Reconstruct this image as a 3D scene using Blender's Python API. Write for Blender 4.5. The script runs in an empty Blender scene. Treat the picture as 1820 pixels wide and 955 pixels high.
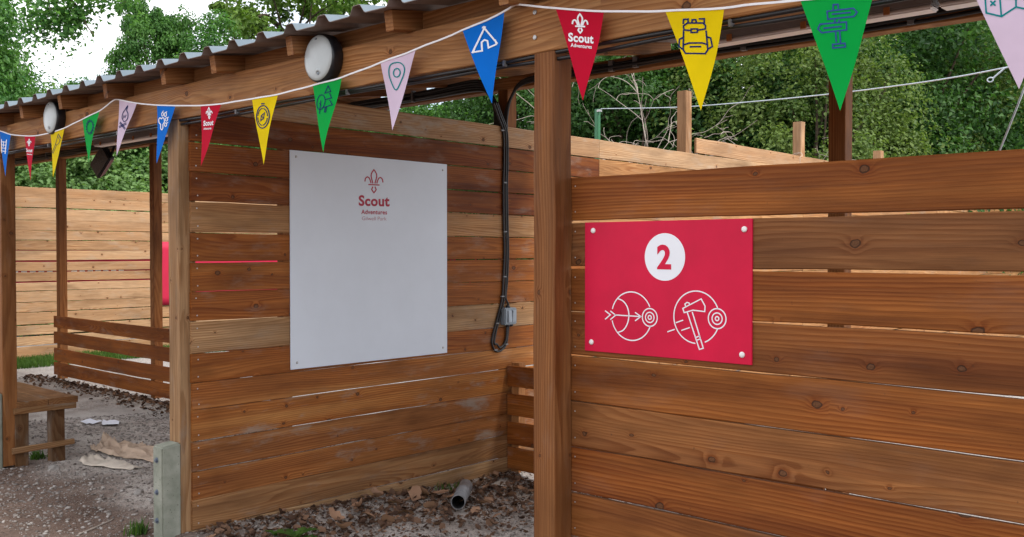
import bpy, bmesh, math, random
import numpy as np
from mathutils import Vector, Matrix, noise as mnoise

R = math.radians
scene = bpy.context.scene
COL = scene.collection
random.seed(7)
rng = np.random.default_rng(7)

# ------------------------------------------------------------------ camera
CAM_H = 1.6
F_PX, YAW, PITCH = 1699.77, 0.7389884, -0.01860563      # focal length in pixels of the 1820 px wide photograph
cam_d = bpy.data.cameras.new('camera')
cam = bpy.data.objects.new('camera', cam_d)
COL.objects.link(cam)
cam.location = (0, 0, CAM_H)
cam.rotation_euler = (math.pi / 2 + PITCH, 0, YAW)
cam_d.sensor_width = 36
cam_d.lens = F_PX / 1820 * 36
cam_d.clip_start = 0.05
cam_d.clip_end = 600
scene.camera = cam

# ------------------------------------------------------------------ light
SUN_EL, SUN_AZ = 50, 80            # azimuth measured from +Y towards +X
world = bpy.data.worlds.new('World')
scene.world = world
world.use_nodes = True
wn, wl = world.node_tree.nodes, world.node_tree.links
wn.clear()
w_out = wn.new('ShaderNodeOutputWorld')
w_bg = wn.new('ShaderNodeBackground')
w_sky = wn.new('ShaderNodeTexSky')
w_sky.sky_type = 'NISHITA'
w_sky.sun_disc = False
w_sky.sun_elevation = R(SUN_EL)
w_sky.sun_rotation = R(SUN_AZ)
w_tc = wn.new('ShaderNodeTexCoord')
w_map = wn.new('ShaderNodeMapping')
w_map.inputs['Scale'].default_value = (1.5, 1.5, 3.5)
w_no = wn.new('ShaderNodeTexNoise')
w_no.inputs['Scale'].default_value = 1.6
w_no.inputs['Detail'].default_value = 6
w_rmp = wn.new('ShaderNodeValToRGB')
w_rmp.color_ramp.elements[0].position = 0.36
w_rmp.color_ramp.elements[0].color = (0.25, 0.25, 0.25, 1)
w_rmp.color_ramp.elements[1].position = 0.50
w_rmp.color_ramp.elements[1].color = (1, 1, 1, 1)
w_mix = wn.new('ShaderNodeMixRGB')
w_mix.inputs['Color2'].default_value = (10.2, 10.3, 10.8, 1)     # bright white cloud
wl.new(w_tc.outputs['Generated'], w_map.inputs['Vector'])
wl.new(w_map.outputs['Vector'], w_no.inputs['Vector'])
wl.new(w_no.outputs['Fac'], w_rmp.inputs['Fac'])
wl.new(w_rmp.outputs['Color'], w_mix.inputs['Fac'])
wl.new(w_sky.outputs['Color'], w_mix.inputs['Color1'])
wl.new(w_mix.outputs['Color'], w_bg.inputs['Color'])
w_bg.inputs['Strength'].default_value = 0.1
wl.new(w_bg.outputs['Background'], w_out.inputs['Surface'])

sun_d = bpy.data.lights.new('sun', 'SUN')
sun_d.energy = 2.1
sun_d.angle = R(16)
sun_d.color = (1.0, 0.95, 0.87)
sun = bpy.data.objects.new('sun', sun_d)
COL.objects.link(sun)
sd = Vector((math.sin(R(SUN_AZ)) * math.cos(R(SUN_EL)), math.cos(R(SUN_AZ)) * math.cos(R(SUN_EL)), math.sin(R(SUN_EL))))
sun.rotation_euler = (-sd).to_track_quat('-Z', 'Y').to_euler()
sun.location = (5, 5, 30)

vs = scene.view_settings
vs.view_transform = 'Standard'
vs.look = 'None'
vs.exposure = 0.88
vs.gamma = 1.0
vs.use_curve_mapping = False

# ------------------------------------------------------------------ surveying helpers: a pixel of the photograph on a known plane
_fw = Vector((-math.sin(YAW) * math.cos(PITCH), math.cos(YAW) * math.cos(PITCH), math.sin(PITCH)))
_rt = Vector((math.cos(YAW), math.sin(YAW), 0))
_up = _rt.cross(_fw)
EYE = Vector((0, 0, CAM_H))

def ray(px, py):
    return _fw * F_PX + _rt * (px - 910) - _up * (py - 477.5)
def on_x(px, py, v):
    d = ray(px, py); return EYE + d * (v / d.x)
def on_y(px, py, v):
    d = ray(px, py); return EYE + d * (v / d.y)
def on_z(px, py, v):
    d = ray(px, py); return EYE + d * ((v - CAM_H) / d.z)
def at_depth(px, depth):
    lat = (px - 910) / F_PX
    v = _fw + _rt * lat
    return Vector((v.x * depth, v.y * depth, 0))

def ground_z(x, y):
    t = min(max((y - 3.0) / 2.2, 0), 1)
    return -0.09 * t * t * (3 - 2 * t)

# ------------------------------------------------------------------ object helpers
def tag(o, label=None, cat=None, group=None, kind=None):
    if label: o['label'] = label
    if cat: o['category'] = cat
    if group: o['group'] = group
    if kind: o['kind'] = kind
    return o

def thing(name, loc, label, cat, group=None):
    o = bpy.data.objects.new(name, None)
    o.empty_display_size = 0.1
    o.location = loc
    COL.objects.link(o)
    return tag(o, label, cat, group)

def link(name, me, mats, parent=None, smooth=False):
    o = bpy.data.objects.new(name, me)
    COL.objects.link(o)
    if mats is not None and not me.materials:
        for m in (mats if isinstance(mats, (list, tuple)) else [mats]):
            me.materials.append(m)
    if smooth:
        me.polygons.foreach_set('use_smooth', [True] * len(me.polygons))
    if parent is not None:
        adopt(o, parent)
    return o

def world_of(o):
    m = Matrix.LocRotScale(o.location, o.rotation_euler, o.scale)
    if o.parent is not None:
        return world_of(o.parent) @ o.matrix_parent_inverse @ m
    return m
def adopt(o, parent):
    o.parent = parent
    o.matrix_parent_inverse = world_of(parent).inverted()

def mesh_of(name, verts, faces):
    me = bpy.data.meshes.new(name)
    me.from_pydata([tuple(v) for v in verts], [], faces)
    me.update()
    return me

class MB:
    """collects simple shapes into one mesh"""
    def __init__(self): self.v, self.f = [], []
    def add(self, verts, faces):
        n = len(self.v); self.v += [tuple(v) for v in verts]; self.f += [tuple(i + n for i in f) for f in faces]; return self
    def box(self, c, s, rot=None):
        cx, cy, cz = c; a, b, h = s[0] / 2, s[1] / 2, s[2] / 2
        P = [Vector((x, y, z)) for z in (-h, h) for y in (-b, b) for x in (-a, a)]
        if rot is not None: P = [rot @ p for p in P]
        return self.add([p + Vector(c) for p in P], [(0, 2, 3, 1), (4, 5, 7, 6), (0, 1, 5, 4), (2, 6, 7, 3), (0, 4, 6, 2), (1, 3, 7, 5)])
    def tube(self, pts, r, n=8, cap=True):
        pts = [Vector(p) for p in pts]
        rs = r if isinstance(r, (list, tuple)) else [r] * len(pts)
        rings = []
        ref = None
        for i, p in enumerate(pts):
            t = (pts[min(i + 1, len(pts) - 1)] - pts[max(i - 1, 0)])
            if t.length < 1e-9: t = Vector((0, 0, 1))
            t.normalize()
            if ref is None:
                ref = Vector((0, 0, 1)) if abs(t.z) < 0.9 else Vector((1, 0, 0))
            a = t.cross(ref)
            if a.length < 1e-5: a = t.orthogonal()
            a.normalize(); b = a.cross(t); ref = b
            ring = [p + (a * math.cos(k * 2 * math.pi / n) + b * math.sin(k * 2 * math.pi / n)) * rs[i] for k in range(n)]
            rings.append(ring)
        V = [q for ring in rings for q in ring]
        Fs = []
        for i in range(len(rings) - 1):
            for k in range(n):
                k2 = (k + 1) % n
                Fs.append((i * n + k, i * n + k2, (i + 1) * n + k2, (i + 1) * n + k))
        if cap:
            Fs.append(tuple(range(n - 1, -1, -1)))
            Fs.append(tuple((len(rings) - 1) * n + k for k in range(n)))
        return self.add(V, Fs)
    def lathe(self, prof, n=32, M=None):
        """profile [(r, h)] round local Z"""
        V, Fs = [], []
        for r, h in prof:
            for k in range(n):
                a = 2 * math.pi * k / n
                V.append(Vector((r * math.cos(a), r * math.sin(a), h)))
        for i in range(len(prof) - 1):
            for k in range(n):
                k2 = (k + 1) % n
                Fs.append((i * n + k, i * n + k2, (i + 1) * n + k2, (i + 1) * n + k))
        Fs.append(tuple(range(n - 1, -1, -1)))
        Fs.append(tuple((len(prof) - 1) * n + k for k in range(n)))
        if M is not None: V = [M @ v for v in V]
        return self.add(V, Fs)
    def build(self, name, mats, parent=None, smooth=False):
        me = mesh_of(name, self.v, self.f)
        return link(name, me, mats, parent, smooth)

def smooth_path(pts, sub=6):
    P = [Vector(p) for p in pts]
    out = []
    for i in range(len(P) - 1):
        p0 = P[max(i - 1, 0)]; p1 = P[i]; p2 = P[i + 1]; p3 = P[min(i + 2, len(P) - 1)]
        for k in range(sub):
            t = k / sub
            out.append(0.5 * ((2 * p1) + (p2 - p0) * t + (2 * p0 - 5 * p1 + 4 * p2 - p3) * t * t + (3 * p1 - p0 - 3 * p2 + p3) * t ** 3))
    out.append(P[-1])
    return out

# ------------------------------------------------------------------ materials
def new_mat(name):
    m = bpy.data.materials.new(name)
    m.use_nodes = True
    nt = m.node_tree
    b = nt.nodes['Principled BSDF']
    return m, nt, b

class NT:
    """tiny node builder"""
    def __init__(self, nt): self.nt = nt
    def n(self, t, **kw):
        x = self.nt.nodes.new(t)
        for k, v in kw.items(): setattr(x, k, v)
        return x
    def put(self, sock, v):
        if isinstance(v, (int, float)): sock.default_value = v
        elif isinstance(v, (tuple, list)): sock.default_value = v
        else: self.nt.links.new(v, sock)
    def math(self, op, a, b=None, c=None, clamp=False):
        x = self.n('ShaderNodeMath', operation=op); x.use_clamp = clamp
        self.put(x.inputs[0], a)
        if b is not None: self.put(x.inputs[1], b)
        if c is not None: self.put(x.inputs[2], c)
        return x.outputs[0]
    def vmath(self, op, a, b):
        x = self.n('ShaderNodeVectorMath', operation=op)
        self.put(x.inputs[0], a); self.put(x.inputs[1], b)
        return x.outputs[0]
    def noise(self, vec, scale=1, detail=2, rough=0.5, dist=0.0):
        x = self.n('ShaderNodeTexNoise')
        self.put(x.inputs['Vector'], vec)
        x.inputs['Scale'].default_value = scale; x.inputs['Detail'].default_value = detail
        x.inputs['Roughness'].default_value = rough; x.inputs['Distortion'].default_value = dist
        return x.outputs['Fac']
    def ramp(self, fac, stops):
        x = self.n('ShaderNodeValToRGB')
        e = x.color_ramp.elements
        while len(e) < len(stops): e.new(0.5)
        for i, (p, c) in enumerate(stops):
            e[i].position = p; e[i].color = (*c, 1) if len(c) == 3 else c
        self.put(x.inputs['Fac'], fac)
        return x.outputs['Color']
    def mix(self, fac, a, b, mode='MIX'):
        x = self.n('ShaderNodeMixRGB', blend_type=mode)
        self.put(x.inputs['Fac'], fac)
        self.put(x.inputs['Color1'], (*a, 1) if isinstance(a, tuple) and len(a) == 3 else a)
        self.put(x.inputs['Color2'], (*b, 1) if isinstance(b, tuple) and len(b) == 3 else b)
        return x.outputs['Color']
    def smooth(self, v, lo, hi, a=0.0, b=1.0):
        x = self.n('ShaderNodeMapRange', interpolation_type='SMOOTHSTEP')
        self.put(x.inputs['Value'], v); self.put(x.inputs['From Min'], lo); self.put(x.inputs['From Max'], hi)
        self.put(x.inputs['To Min'], a); self.put(x.inputs['To Max'], b)
        return x.outputs['Result']
    def scale(self, vec, s):
        x = self.n('ShaderNodeMapping'); self.put(x.inputs['Vector'], vec); x.inputs['Scale'].default_value = s
        return x.outputs['Vector']
    def bump(self, h, strength, dist):
        x = self.n('ShaderNodeBump'); x.inputs['Strength'].default_value = strength; x.inputs['Distance'].default_value = dist
        self.put(x.inputs['Height'], h)
        return x.outputs['Normal']

def wood_mat(name, pale, mid, dark, grey=(0.26, 0.235, 0.20), rough=0.62, knots=1.0, wet=0.0):
    """softwood: growth rings are contours of a stretched field that bends round knots.
    object colour: r = tone (0 dark .. 1 pale), g = weathering"""
    m, nt, b = new_mat(name)
    q = NT(nt)
    tc = q.n('ShaderNodeTexCoord'); oi = q.n('ShaderNodeObjectInfo')
    sc = q.n('ShaderNodeSeparateColor'); q.put(sc.inputs[0], oi.outputs['Color'])
    tone, wear = sc.outputs[0], sc.outputs[1]
    off = q.n('ShaderNodeCombineXYZ')
    q.put(off.inputs[0], q.math('MULTIPLY', oi.outputs['Random'], 61.0))
    q.put(off.inputs[1], q.math('MULTIPLY', oi.outputs['Random'], 23.0))
    q.put(off.inputs[2], q.math('MULTIPLY', oi.outputs['Random'], 117.0))
    P = q.vmath('ADD', tc.outputs['Object'], off.outputs[0])
    sp = q.n('ShaderNodeSeparateXYZ'); q.put(sp.inputs[0], P)
    # knots
    kx = q.n('ShaderNodeCombineXYZ')
    q.put(kx.inputs[0], q.math('MULTIPLY', sp.outputs[0], 0.78)); q.put(kx.inputs[1], q.math('MULTIPLY_ADD', sp.outputs[1], 0.8, sp.outputs[2]))
    wob = q.noise(P, 42, 2)
    kv = q.vmath('ADD', kx.outputs[0], q.vmath('MULTIPLY', wob, (0.011, 0.014, 0.0)))
    vo = q.n('ShaderNodeTexVoronoi', voronoi_dimensions='2D', feature='F1')
    q.put(vo.inputs['Vector'], kv); vo.inputs['Scale'].default_value = 5.2; vo.inputs['Randomness'].default_value = 0.95
    d = q.math('DIVIDE', vo.outputs['Distance'], 5.2)                       # metres
    vc = q.n('ShaderNodeSeparateColor'); q.put(vc.inputs[0], vo.outputs['Color'])
    gate = q.smooth(vc.outputs[1], 0.44, 0.48)
    rk = q.math('MULTIPLY_ADD', q.math('POWER', vc.outputs[0], 2.2), 0.0088, 0.0036)
    rel = q.math('DIVIDE', d, rk)
    inknot = q.math('MULTIPLY', q.math('MULTIPLY', q.smooth(rel, 1.08, 0.9), gate), knots)
    rim = q.math('MULTIPLY', q.math('MULTIPLY', q.smooth(q.math('ABSOLUTE', q.math('SUBTRACT', rel, 1.0)), 0.3, 0.05), gate), knots)
    halo = q.math('MULTIPLY', q.math('MULTIPLY', q.math('EXPONENT', q.math('MULTIPLY', q.math('POWER', rel, 2.0), -0.2)), gate), knots)
    # rings
    big = q.noise(q.scale(P, (0.6, 5.0, 6.0)), 1.0, 1.0, 0.4, 0.2)
    med = q.noise(q.scale(P, (2.2, 16.0, 22.0)), 1.0, 2.0, 0.5)
    cut = q.math('POWER', q.math('FRACT', q.math('MULTIPLY', oi.outputs['Random'], 17.3)), 1.5)      # quarter sawn .. plain sawn
    fld = q.math('MULTIPLY_ADD', big, q.math('MULTIPLY_ADD', cut, 19.0, 6.0), q.math('MULTIPLY', sp.outputs[2], q.math('MULTIPLY_ADD', cut, -42.0, 72.0)))
    fld = q.math('MULTIPLY_ADD', med, 1.3, fld)
    fld = q.math('MULTIPLY_ADD', halo, 1.7, fld)
    sn = q.math('FRACT', fld)
    ring = q.math('MULTIPLY', q.smooth(sn, 0.15, 0.86), q.smooth(sn, 1.0, 0.92))
    fibre = q.noise(q.scale(P, (9.0, 330.0, 330.0)), 1.0, 3.0, 0.6)
    fib2 = q.noise(q.scale(P, (2.5, 70.0, 70.0)), 1.0, 2.0, 0.6)
    blot = q.noise(q.scale(P, (1.6, 6.0, 6.0)), 1.0, 3.0, 0.55)
    blot2 = q.noise(q.scale(P, (0.6, 2.0, 14.0)), 1.0, 2.0, 0.55)
    # colour
    tn = q.math('ADD', tone, q.math('MULTIPLY', q.math('SUBTRACT', blot2, 0.5), 0.95), clamp=True)
    base = q.ramp(tn, [(0.0, dark), (0.5, mid), (1.0, pale)])
    base = q.mix(sc.outputs[2], base, q.ramp(tn, [(0.0, (0.13, 0.075, 0.038)), (0.5, (0.28, 0.165, 0.08)), (1.0, (0.43, 0.29, 0.165))]))
    late = q.mix(1.0, base, (0.60, 0.47, 0.36), 'MULTIPLY')
    vis = q.smooth(blot, 0.25, 0.7, 0.2, 0.85)
    c = q.mix(q.math('MULTIPLY', ring, vis), base, late)
    c = q.mix(1.0, c, q.ramp(fibre, [(0.25, (0.80, 0.79, 0.78)), (0.75, (1.14, 1.14, 1.14))]), 'MULTIPLY')
    c = q.mix(1.0, c, q.ramp(fib2, [(0.3, (0.84, 0.82, 0.80)), (0.7, (1.1, 1.1, 1.1))]), 'MULTIPLY')
    c = q.mix(1.0, c, q.ramp(blot, [(0.28, (0.60, 0.56, 0.52)), (0.5, (1, 1, 1)), (0.75, (1.2, 1.16, 1.10))]), 'MULTIPLY')
    # reddish halo round knots, then the knot itself
    c = q.mix(q.math('MULTIPLY', halo, 0.6), c, q.mix(1.0, c, (0.78, 0.55, 0.42), 'MULTIPLY'))
    kc = q.mix(q.noise(P, 260, 2), (0.055, 0.024, 0.011), (0.16, 0.075, 0.034))
    c = q.mix(q.math('MULTIPLY', inknot, 0.85), c, kc)
    c = q.mix(q.math('MULTIPLY', rim, 0.8), c, (0.028, 0.013, 0.007))
    # weathering: greyed scuffs and pale mud marks
    wn1 = q.noise(q.scale(P, (3.0, 9.0, 9.0)), 1.0, 5.0, 0.65)
    wmask = q.math('MULTIPLY', q.smooth(wn1, 0.52, 0.75), q.math('MULTIPLY', wear, 0.75))
    c = q.mix(wmask, c, grey)
    sp1 = q.noise(P, 55, 3, 0.6)
    c = q.mix(q.math('MULTIPLY', q.smooth(sp1, 0.70, 0.78), 0.5), c, (0.05, 0.028, 0.016))
    nt.links.new(c, b.inputs['Base Color'])
    q.put(b.inputs['Roughness'], q.smooth(fib2, 0.2, 0.8, rough - 0.08, rough + 0.12))
    b.inputs['Specular IOR Level'].default_value = 0.14
    saw = q.noise(q.scale(P, (170.0, 3.0, 3.0)), 1.0, 1.0)
    h = q.math('MULTIPLY_ADD', ring, -0.35, q.math('MULTIPLY_ADD', fibre, 0.5, q.math('MULTIPLY', saw, 0.35)))
    h = q.math('MULTIPLY_ADD', rim, -0.8, h)
    nt.links.new(q.bump(h, 0.5, 0.0012), b.inputs['Normal'])
    return m

M_WOOD = wood_mat('stained_softwood', (0.48, 0.222, 0.064), (0.315, 0.104, 0.020), (0.145, 0.036, 0.008))
M_POST = wood_mat('post_timber', (0.42, 0.23, 0.10), (0.27, 0.11, 0.036), (0.14, 0.046, 0.015), knots=0.9)
M_BEAM = wood_mat('beam_timber', (0.47, 0.27, 0.12), (0.36, 0.175, 0.068), (0.2, 0.08, 0.03))
M_PALE = wood_mat('fresh_softwood', (0.54, 0.36, 0.215), (0.43, 0.26, 0.14), (0.29, 0.16, 0.08), grey=(0.4, 0.36, 0.3))

def plain(name, col, rough=0.5, spec=0.5, metal=0.0, var=0.12, vscale=6.0, bump=0.0, bscale=60.0):
    m, nt, b = new_mat(name)
    q = NT(nt)
    tc = q.n('ShaderNodeTexCoord')
    n1 = q.noise(tc.outputs['Object'], vscale, 4, 0.6)
    lo = tuple(c * (1 - var) for c in col); hi = tuple(min(1, c * (1 + var)) for c in col)
    nt.links.new(q.ramp(n1, [(0.3, lo), (0.7, hi)]), b.inputs['Base Color'])
    b.inputs['Roughness'].default_value = rough
    b.inputs['Specular IOR Level'].default_value = spec
    b.inputs['Metallic'].default_value = metal
    if bump > 0:
        nt.links.new(q.bump(q.noise(tc.outputs['Object'], bscale, 4, 0.6), bump, 0.002), b.inputs['Normal'])
    return m

M_CABLE = plain('black_cable', (0.012, 0.012, 0.013), 0.42, 0.45)
M_CLIP = plain('cable_clip', (0.16, 0.16, 0.165), 0.4, 0.5)
M_STEEL = plain('zinc_nail', (0.42, 0.41, 0.40), 0.38, 0.5, 0.85)
M_BOLT = plain('weathered_bolt', (0.16, 0.19, 0.24), 0.5, 0.5, 0.6)
M_WHITE = plain('white_composite_panel', (0.63, 0.675, 0.74), 0.42, 0.3, var=0.03, vscale=3, bump=0.06, bscale=220)
M_RED = plain('red_sign_face', (0.58, 0.006, 0.045), 0.45, 0.22, var=0.10, vscale=5, bump=0.06, bscale=260)
M_REDINK = plain('dark_red_ink', (0.38, 0.02, 0.05), 0.5, 0.3, var=0.04)
M_SIGNWHITE = plain('sign_white', (0.78, 0.80, 0.84), 0.42, 0.4, var=0.03)
M_CAP = plain('white_screw_cap', (0.80, 0.79, 0.77), 0.3, 0.5, var=0.02)
M_LENS = plain('opal_lens', (0.46, 0.50, 0.50), 0.28, 0.5, var=0.10)
M_BLACK = plain('black_plastic', (0.012, 0.013, 0.017), 0.35, 0.5)
M_GREYPL = plain('grey_plastic', (0.20, 0.235, 0.27), 0.42, 0.4, var=0.05)
M_SWITCH = plain('grey_rocker', (0.27, 0.31, 0.355), 0.4, 0.5, var=0.04)
M_BATTEN = plain('lamp_housing', (0.22, 0.20, 0.20), 0.45, 0.4)
M_DIFF = plain('lamp_diffuser', (0.80, 0.76, 0.76), 0.35, 0.5, var=0.03)
M_ORANGE = plain('orange_clip', (0.42, 0.16, 0.05), 0.5, 0.4)
M_PIPE = plain('grey_pipe', (0.20, 0.20, 0.205), 0.45, 0.4, var=0.25, vscale=14)
M_PIPEIN = plain('pipe_inside', (0.05, 0.05, 0.05), 0.6, 0.3)
M_CORD = plain('white_tape', (0.80, 0.80, 0.82), 0.7, 0.3, var=0.06, vscale=30)
M_GREENP = plain('green_painted_steel', (0.035, 0.16, 0.07), 0.45, 0.5, var=0.15)
M_WIRE = plain('pale_wire', (0.55, 0.62, 0.68), 0.4, 0.5, 0.3)
M_BANNER = plain('red_banner_cloth', (0.50, 0.018, 0.06), 0.6, 0.3, var=0.06, vscale=2)
M_TWIG = plain('dead_twig', (0.36, 0.31, 0.265), 0.8, 0.2, var=0.25, vscale=12)
M_BARK = plain('bark', (0.10, 0.075, 0.055), 0.9, 0.2, var=0.35, vscale=14, bump=0.6, bscale=25)
M_SACK = plain('tan_sacking', (0.52, 0.39, 0.29), 0.85, 0.15, var=0.18, vscale=9, bump=0.5, bscale=240)
M_CARD = plain('pale_board_sheet', (0.60, 0.52, 0.43), 0.8, 0.2, var=0.12, vscale=10)
M_PAPER = plain('white_paper', (0.75, 0.76, 0.82), 0.7, 0.2, var=0.04)
M_STONE = plain('grey_stone', (0.25, 0.23, 0.21), 0.85, 0.2, var=0.3, vscale=9, bump=0.6, bscale=30)
M_NAVY = plain('navy_print', (0.008, 0.02, 0.10), 0.7, 0.08, var=0.03)
M_TEAL = plain('teal_print', (0.0, 0.21, 0.23), 0.7, 0.1, var=0.03)
M_WPRINT = plain('white_print', (0.80, 0.81, 0.84), 0.6, 0.3, var=0.03)

def cloth_mat(name, col):
    m, nt, b = new_mat(name)
    q = NT(nt)
    tc = q.n('ShaderNodeTexCoord')
    weave = q.noise(q.scale(tc.outputs['Object'], (700, 700, 700)), 1.0, 1)
    n1 = q.noise(tc.outputs['Object'], 9, 3)
    c = q.mix(1.0, col, q.ramp(n1, [(0.3, (0.93, 0.93, 0.93)), (0.7, (1.05, 1.05, 1.05))]), 'MULTIPLY')
    nt.links.new(c, b.inputs['Base Color'])
    b.inputs['Roughness'].default_value = 0.7
    b.inputs['Specular IOR Level'].default_value = 0.12
    nt.links.new(q.bump(weave, 0.15, 0.0005), b.inputs['Normal'])
    tr = q.n('ShaderNodeBsdfTranslucent'); nt.links.new(c, tr.inputs['Color'])
    mx = q.n('ShaderNodeMixShader'); mx.inputs[0].default_value = 0.25
    nt.links.new(b.outputs[0], mx.inputs[1]); nt.links.new(tr.outputs[0], mx.inputs[2])
    nt.links.new(mx.outputs[0], nt.nodes['Material Output'].inputs['Surface'])
    return m
PEN = {'red': cloth_mat('pennant_red', (0.56, 0.003, 0.03)), 'yellow': cloth_mat('pennant_yellow', (0.84, 0.63, 0.0)),
       'green': cloth_mat('pennant_green', (0.0, 0.40, 0.06)), 'blue': cloth_mat('pennant_blue', (0.0, 0.17, 0.70)),
       'pink': cloth_mat('pennant_pink', (0.74, 0.60, 0.75))}

def concrete_mat():
    m, nt, b = new_mat('cast_concrete'); q = NT(nt)
    tc = q.n('ShaderNodeTexCoord')
    n1 = q.noise(tc.outputs['Object'], 7, 5, 0.6)
    c = q.ramp(n1, [(0.3, (0.17, 0.185, 0.14)), (0.55, (0.275, 0.285, 0.232)), (0.75, (0.36, 0.36, 0.30))])
    pit = q.noise(tc.outputs['Object'], 90, 2)
    c = q.mix(q.smooth(pit, 0.66, 0.74), c, (0.12, 0.12, 0.09))
    nt.links.new(c, b.inputs['Base Color']); b.inputs['Roughness'].default_value = 0.9
    b.inputs['Specular IOR Level'].default_value = 0.2
    nt.links.new(q.bump(q.noise(tc.outputs['Object'], 60, 5, 0.7), 0.5, 0.004), b.inputs['Normal'])
    return m
M_CONC = concrete_mat()

def roof_mats():
    m, nt, b = new_mat('roof_sheet_top'); q = NT(nt); tc = q.n('ShaderNodeTexCoord')
    n1 = q.noise(tc.outputs['Object'], 5, 5, 0.65)
    nt.links.new(q.ramp(n1, [(0.3, (0.085, 0.12, 0.15)), (0.7, (0.135, 0.175, 0.21))]), b.inputs['Base Color'])
    b.inputs['Roughness'].default_value = 0.6
    u, nt, b = new_mat('roof_sheet_underside'); q = NT(nt); tc = q.n('ShaderNodeTexCoord')
    n1 = q.noise(tc.outputs['Object'], 6, 5, 0.65)
    nt.links.new(q.ramp(n1, [(0.3, (0.15, 0.115, 0.10)), (0.7, (0.24, 0.19, 0.17))]), b.inputs['Base Color'])
    b.inputs['Roughness'].default_value = 0.8
    return m, u
M_ROOFT, M_ROOFU = roof_mats()

def ground_mat():
    m, nt, b = new_mat('trodden_gravel'); q = NT(nt)
    tc = q.n('ShaderNodeTexCoord'); P = tc.outputs['Object']
    sp = q.n('ShaderNodeSeparateXYZ'); q.put(sp.inputs[0], P)
    v1 = q.n('ShaderNodeTexVoronoi', feature='F1'); q.put(v1.inputs['Vector'], q.vmath('ADD', P, q.vmath('MULTIPLY', q.noise(P, 40, 2), (0.02, 0.02, 0.0)))); v1.inputs['Scale'].default_value = 46
    v2 = q.n('ShaderNodeTexVoronoi', feature='F1'); q.put(v2.inputs['Vector'], P); v2.inputs['Scale'].default_value = 120
    vc = q.n('ShaderNodeSeparateColor'); q.put(vc.inputs[0], v1.outputs['Color'])
    peb = q.ramp(vc.outputs[0], [(0.0, (0.20, 0.17, 0.15)), (0.5, (0.36, 0.325, 0.295)), (1.0, (0.52, 0.485, 0.45))])
    dirt_n = q.noise(P, 3.2, 6, 0.65)
    dirt = q.ramp(dirt_n, [(0.28, (0.27, 0.215, 0.18)), (0.5, (0.50, 0.435, 0.385)), (0.72, (0.68, 0.62, 0.565))])
    fine = q.noise(P, 170, 3, 0.7)
    dirt = q.mix(1.0, dirt, q.ramp(fine, [(0.3, (0.55, 0.54, 0.53)), (0.7, (1.32, 1.32, 1.32))]), 'MULTIPLY')
    pm = q.smooth(q.noise(P, 1.7, 4, 0.6), 0.42, 0.62)
    pmask = q.math('MULTIPLY', q.math('MULTIPLY', q.smooth(v1.outputs['Distance'], 0.55, 0.3), q.smooth(vc.outputs[1], 0.35, 0.55)), q.math('MULTIPLY_ADD', pm, 0.6, 0.3))
    c = q.mix(pmask, dirt, peb)
    # worn pale paths and dark damp bare earth in front
    pale = q.smooth(q.noise(P, 0.9, 4, 0.6), 0.45, 0.62)
    c = q.mix(q.math('MULTIPLY', pale, 0.6), c, (0.56, 0.515, 0.475))
    damp = q.smooth(q.math('MULTIPLY_ADD', q.noise(P, 1.3, 4), 1.2, q.math('MULTIPLY', sp.outputs[1], -1.0)), -2.55, -2.05)
    c = q.mix(q.math('MULTIPLY', damp, 0.95), c, q.mix(1.0, c, (0.33, 0.24, 0.20), 'MULTIPLY'))
    # the open lanes beyond the shelter carry clean pale gravel
    lane = q.smooth(sp.outputs[1], 5.0, 5.6)
    c = q.mix(q.math('MULTIPLY', lane, 0.7), c, q.mix(q.smooth(q.noise(P, 60, 4, 0.8), 0.35, 0.65), (0.20, 0.19, 0.185), (0.52, 0.50, 0.49)))
    nt.links.new(c, b.inputs['Base Color']); b.inputs['Roughness'].default_value = 0.92
    b.inputs['Specular IOR Level'].default_value = 0.2
    h = q.math('MULTIPLY_ADD', q.math('MULTIPLY', q.smooth(v1.outputs['Distance'], 0.6, 0.05), pmask), 1.2, q.math('MULTIPLY', fine, 0.5))
    h = q.math('MULTIPLY_ADD', q.noise(P, 28, 4, 0.6), 0.8, h)
    nt.links.new(q.bump(h, 1.0, 0.02), b.inputs['Normal'])
    return m
M_GROUND = ground_mat()

def leaf_mat(name, dark, light, trans=0.36, rough=0.5):
    """leaves; the point attribute 'tint' is the leaf's own colour"""
    m, nt, b = new_mat(name); q = NT(nt)
    at = q.n('ShaderNodeAttribute', attribute_name='tint')
    c = q.ramp(at.outputs['Fac'], [(0.0, dark), (1.0, light)])
    nt.links.new(c, b.inputs['Base Color']); b.inputs['Roughness'].default_value = rough
    b.inputs['Specular IOR Level'].default_value = 0.22
    tr = q.n('ShaderNodeBsdfTranslucent'); nt.links.new(q.mix(1.0, c, (1.25, 1.35, 0.7), 'MULTIPLY'), tr.inputs['Color'])
    mx = q.n('ShaderNodeMixShader'); mx.inputs[0].default_value = trans
    nt.links.new(b.outputs[0], mx.inputs[1]); nt.links.new(tr.outputs[0], mx.inputs[2])
    nt.links.new(mx.outputs[0], nt.nodes['Material Output'].inputs['Surface'])
    return m
M_LEAF_DK = leaf_mat('leaf_hawthorn', (0.010, 0.044, 0.011), (0.075, 0.175, 0.038))
M_LEAF_MD = leaf_mat('leaf_ash', (0.030, 0.105, 0.026), (0.13, 0.28, 0.065))
M_LEAF_LT = leaf_mat('leaf_young_oak', (0.05, 0.115, 0.02), (0.17, 0.27, 0.05))
M_LEAF_OL = leaf_mat('leaf_olive', (0.035, 0.085, 0.016), (0.19, 0.265, 0.07))
M_LEAF_SH = leaf_mat('leaf_bright_shrub', (0.075, 0.16, 0.05), (0.20, 0.33, 0.11))
M_GRASS = leaf_mat('grass_blade', (0.035, 0.085, 0.015), (0.10, 0.19, 0.035))
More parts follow.
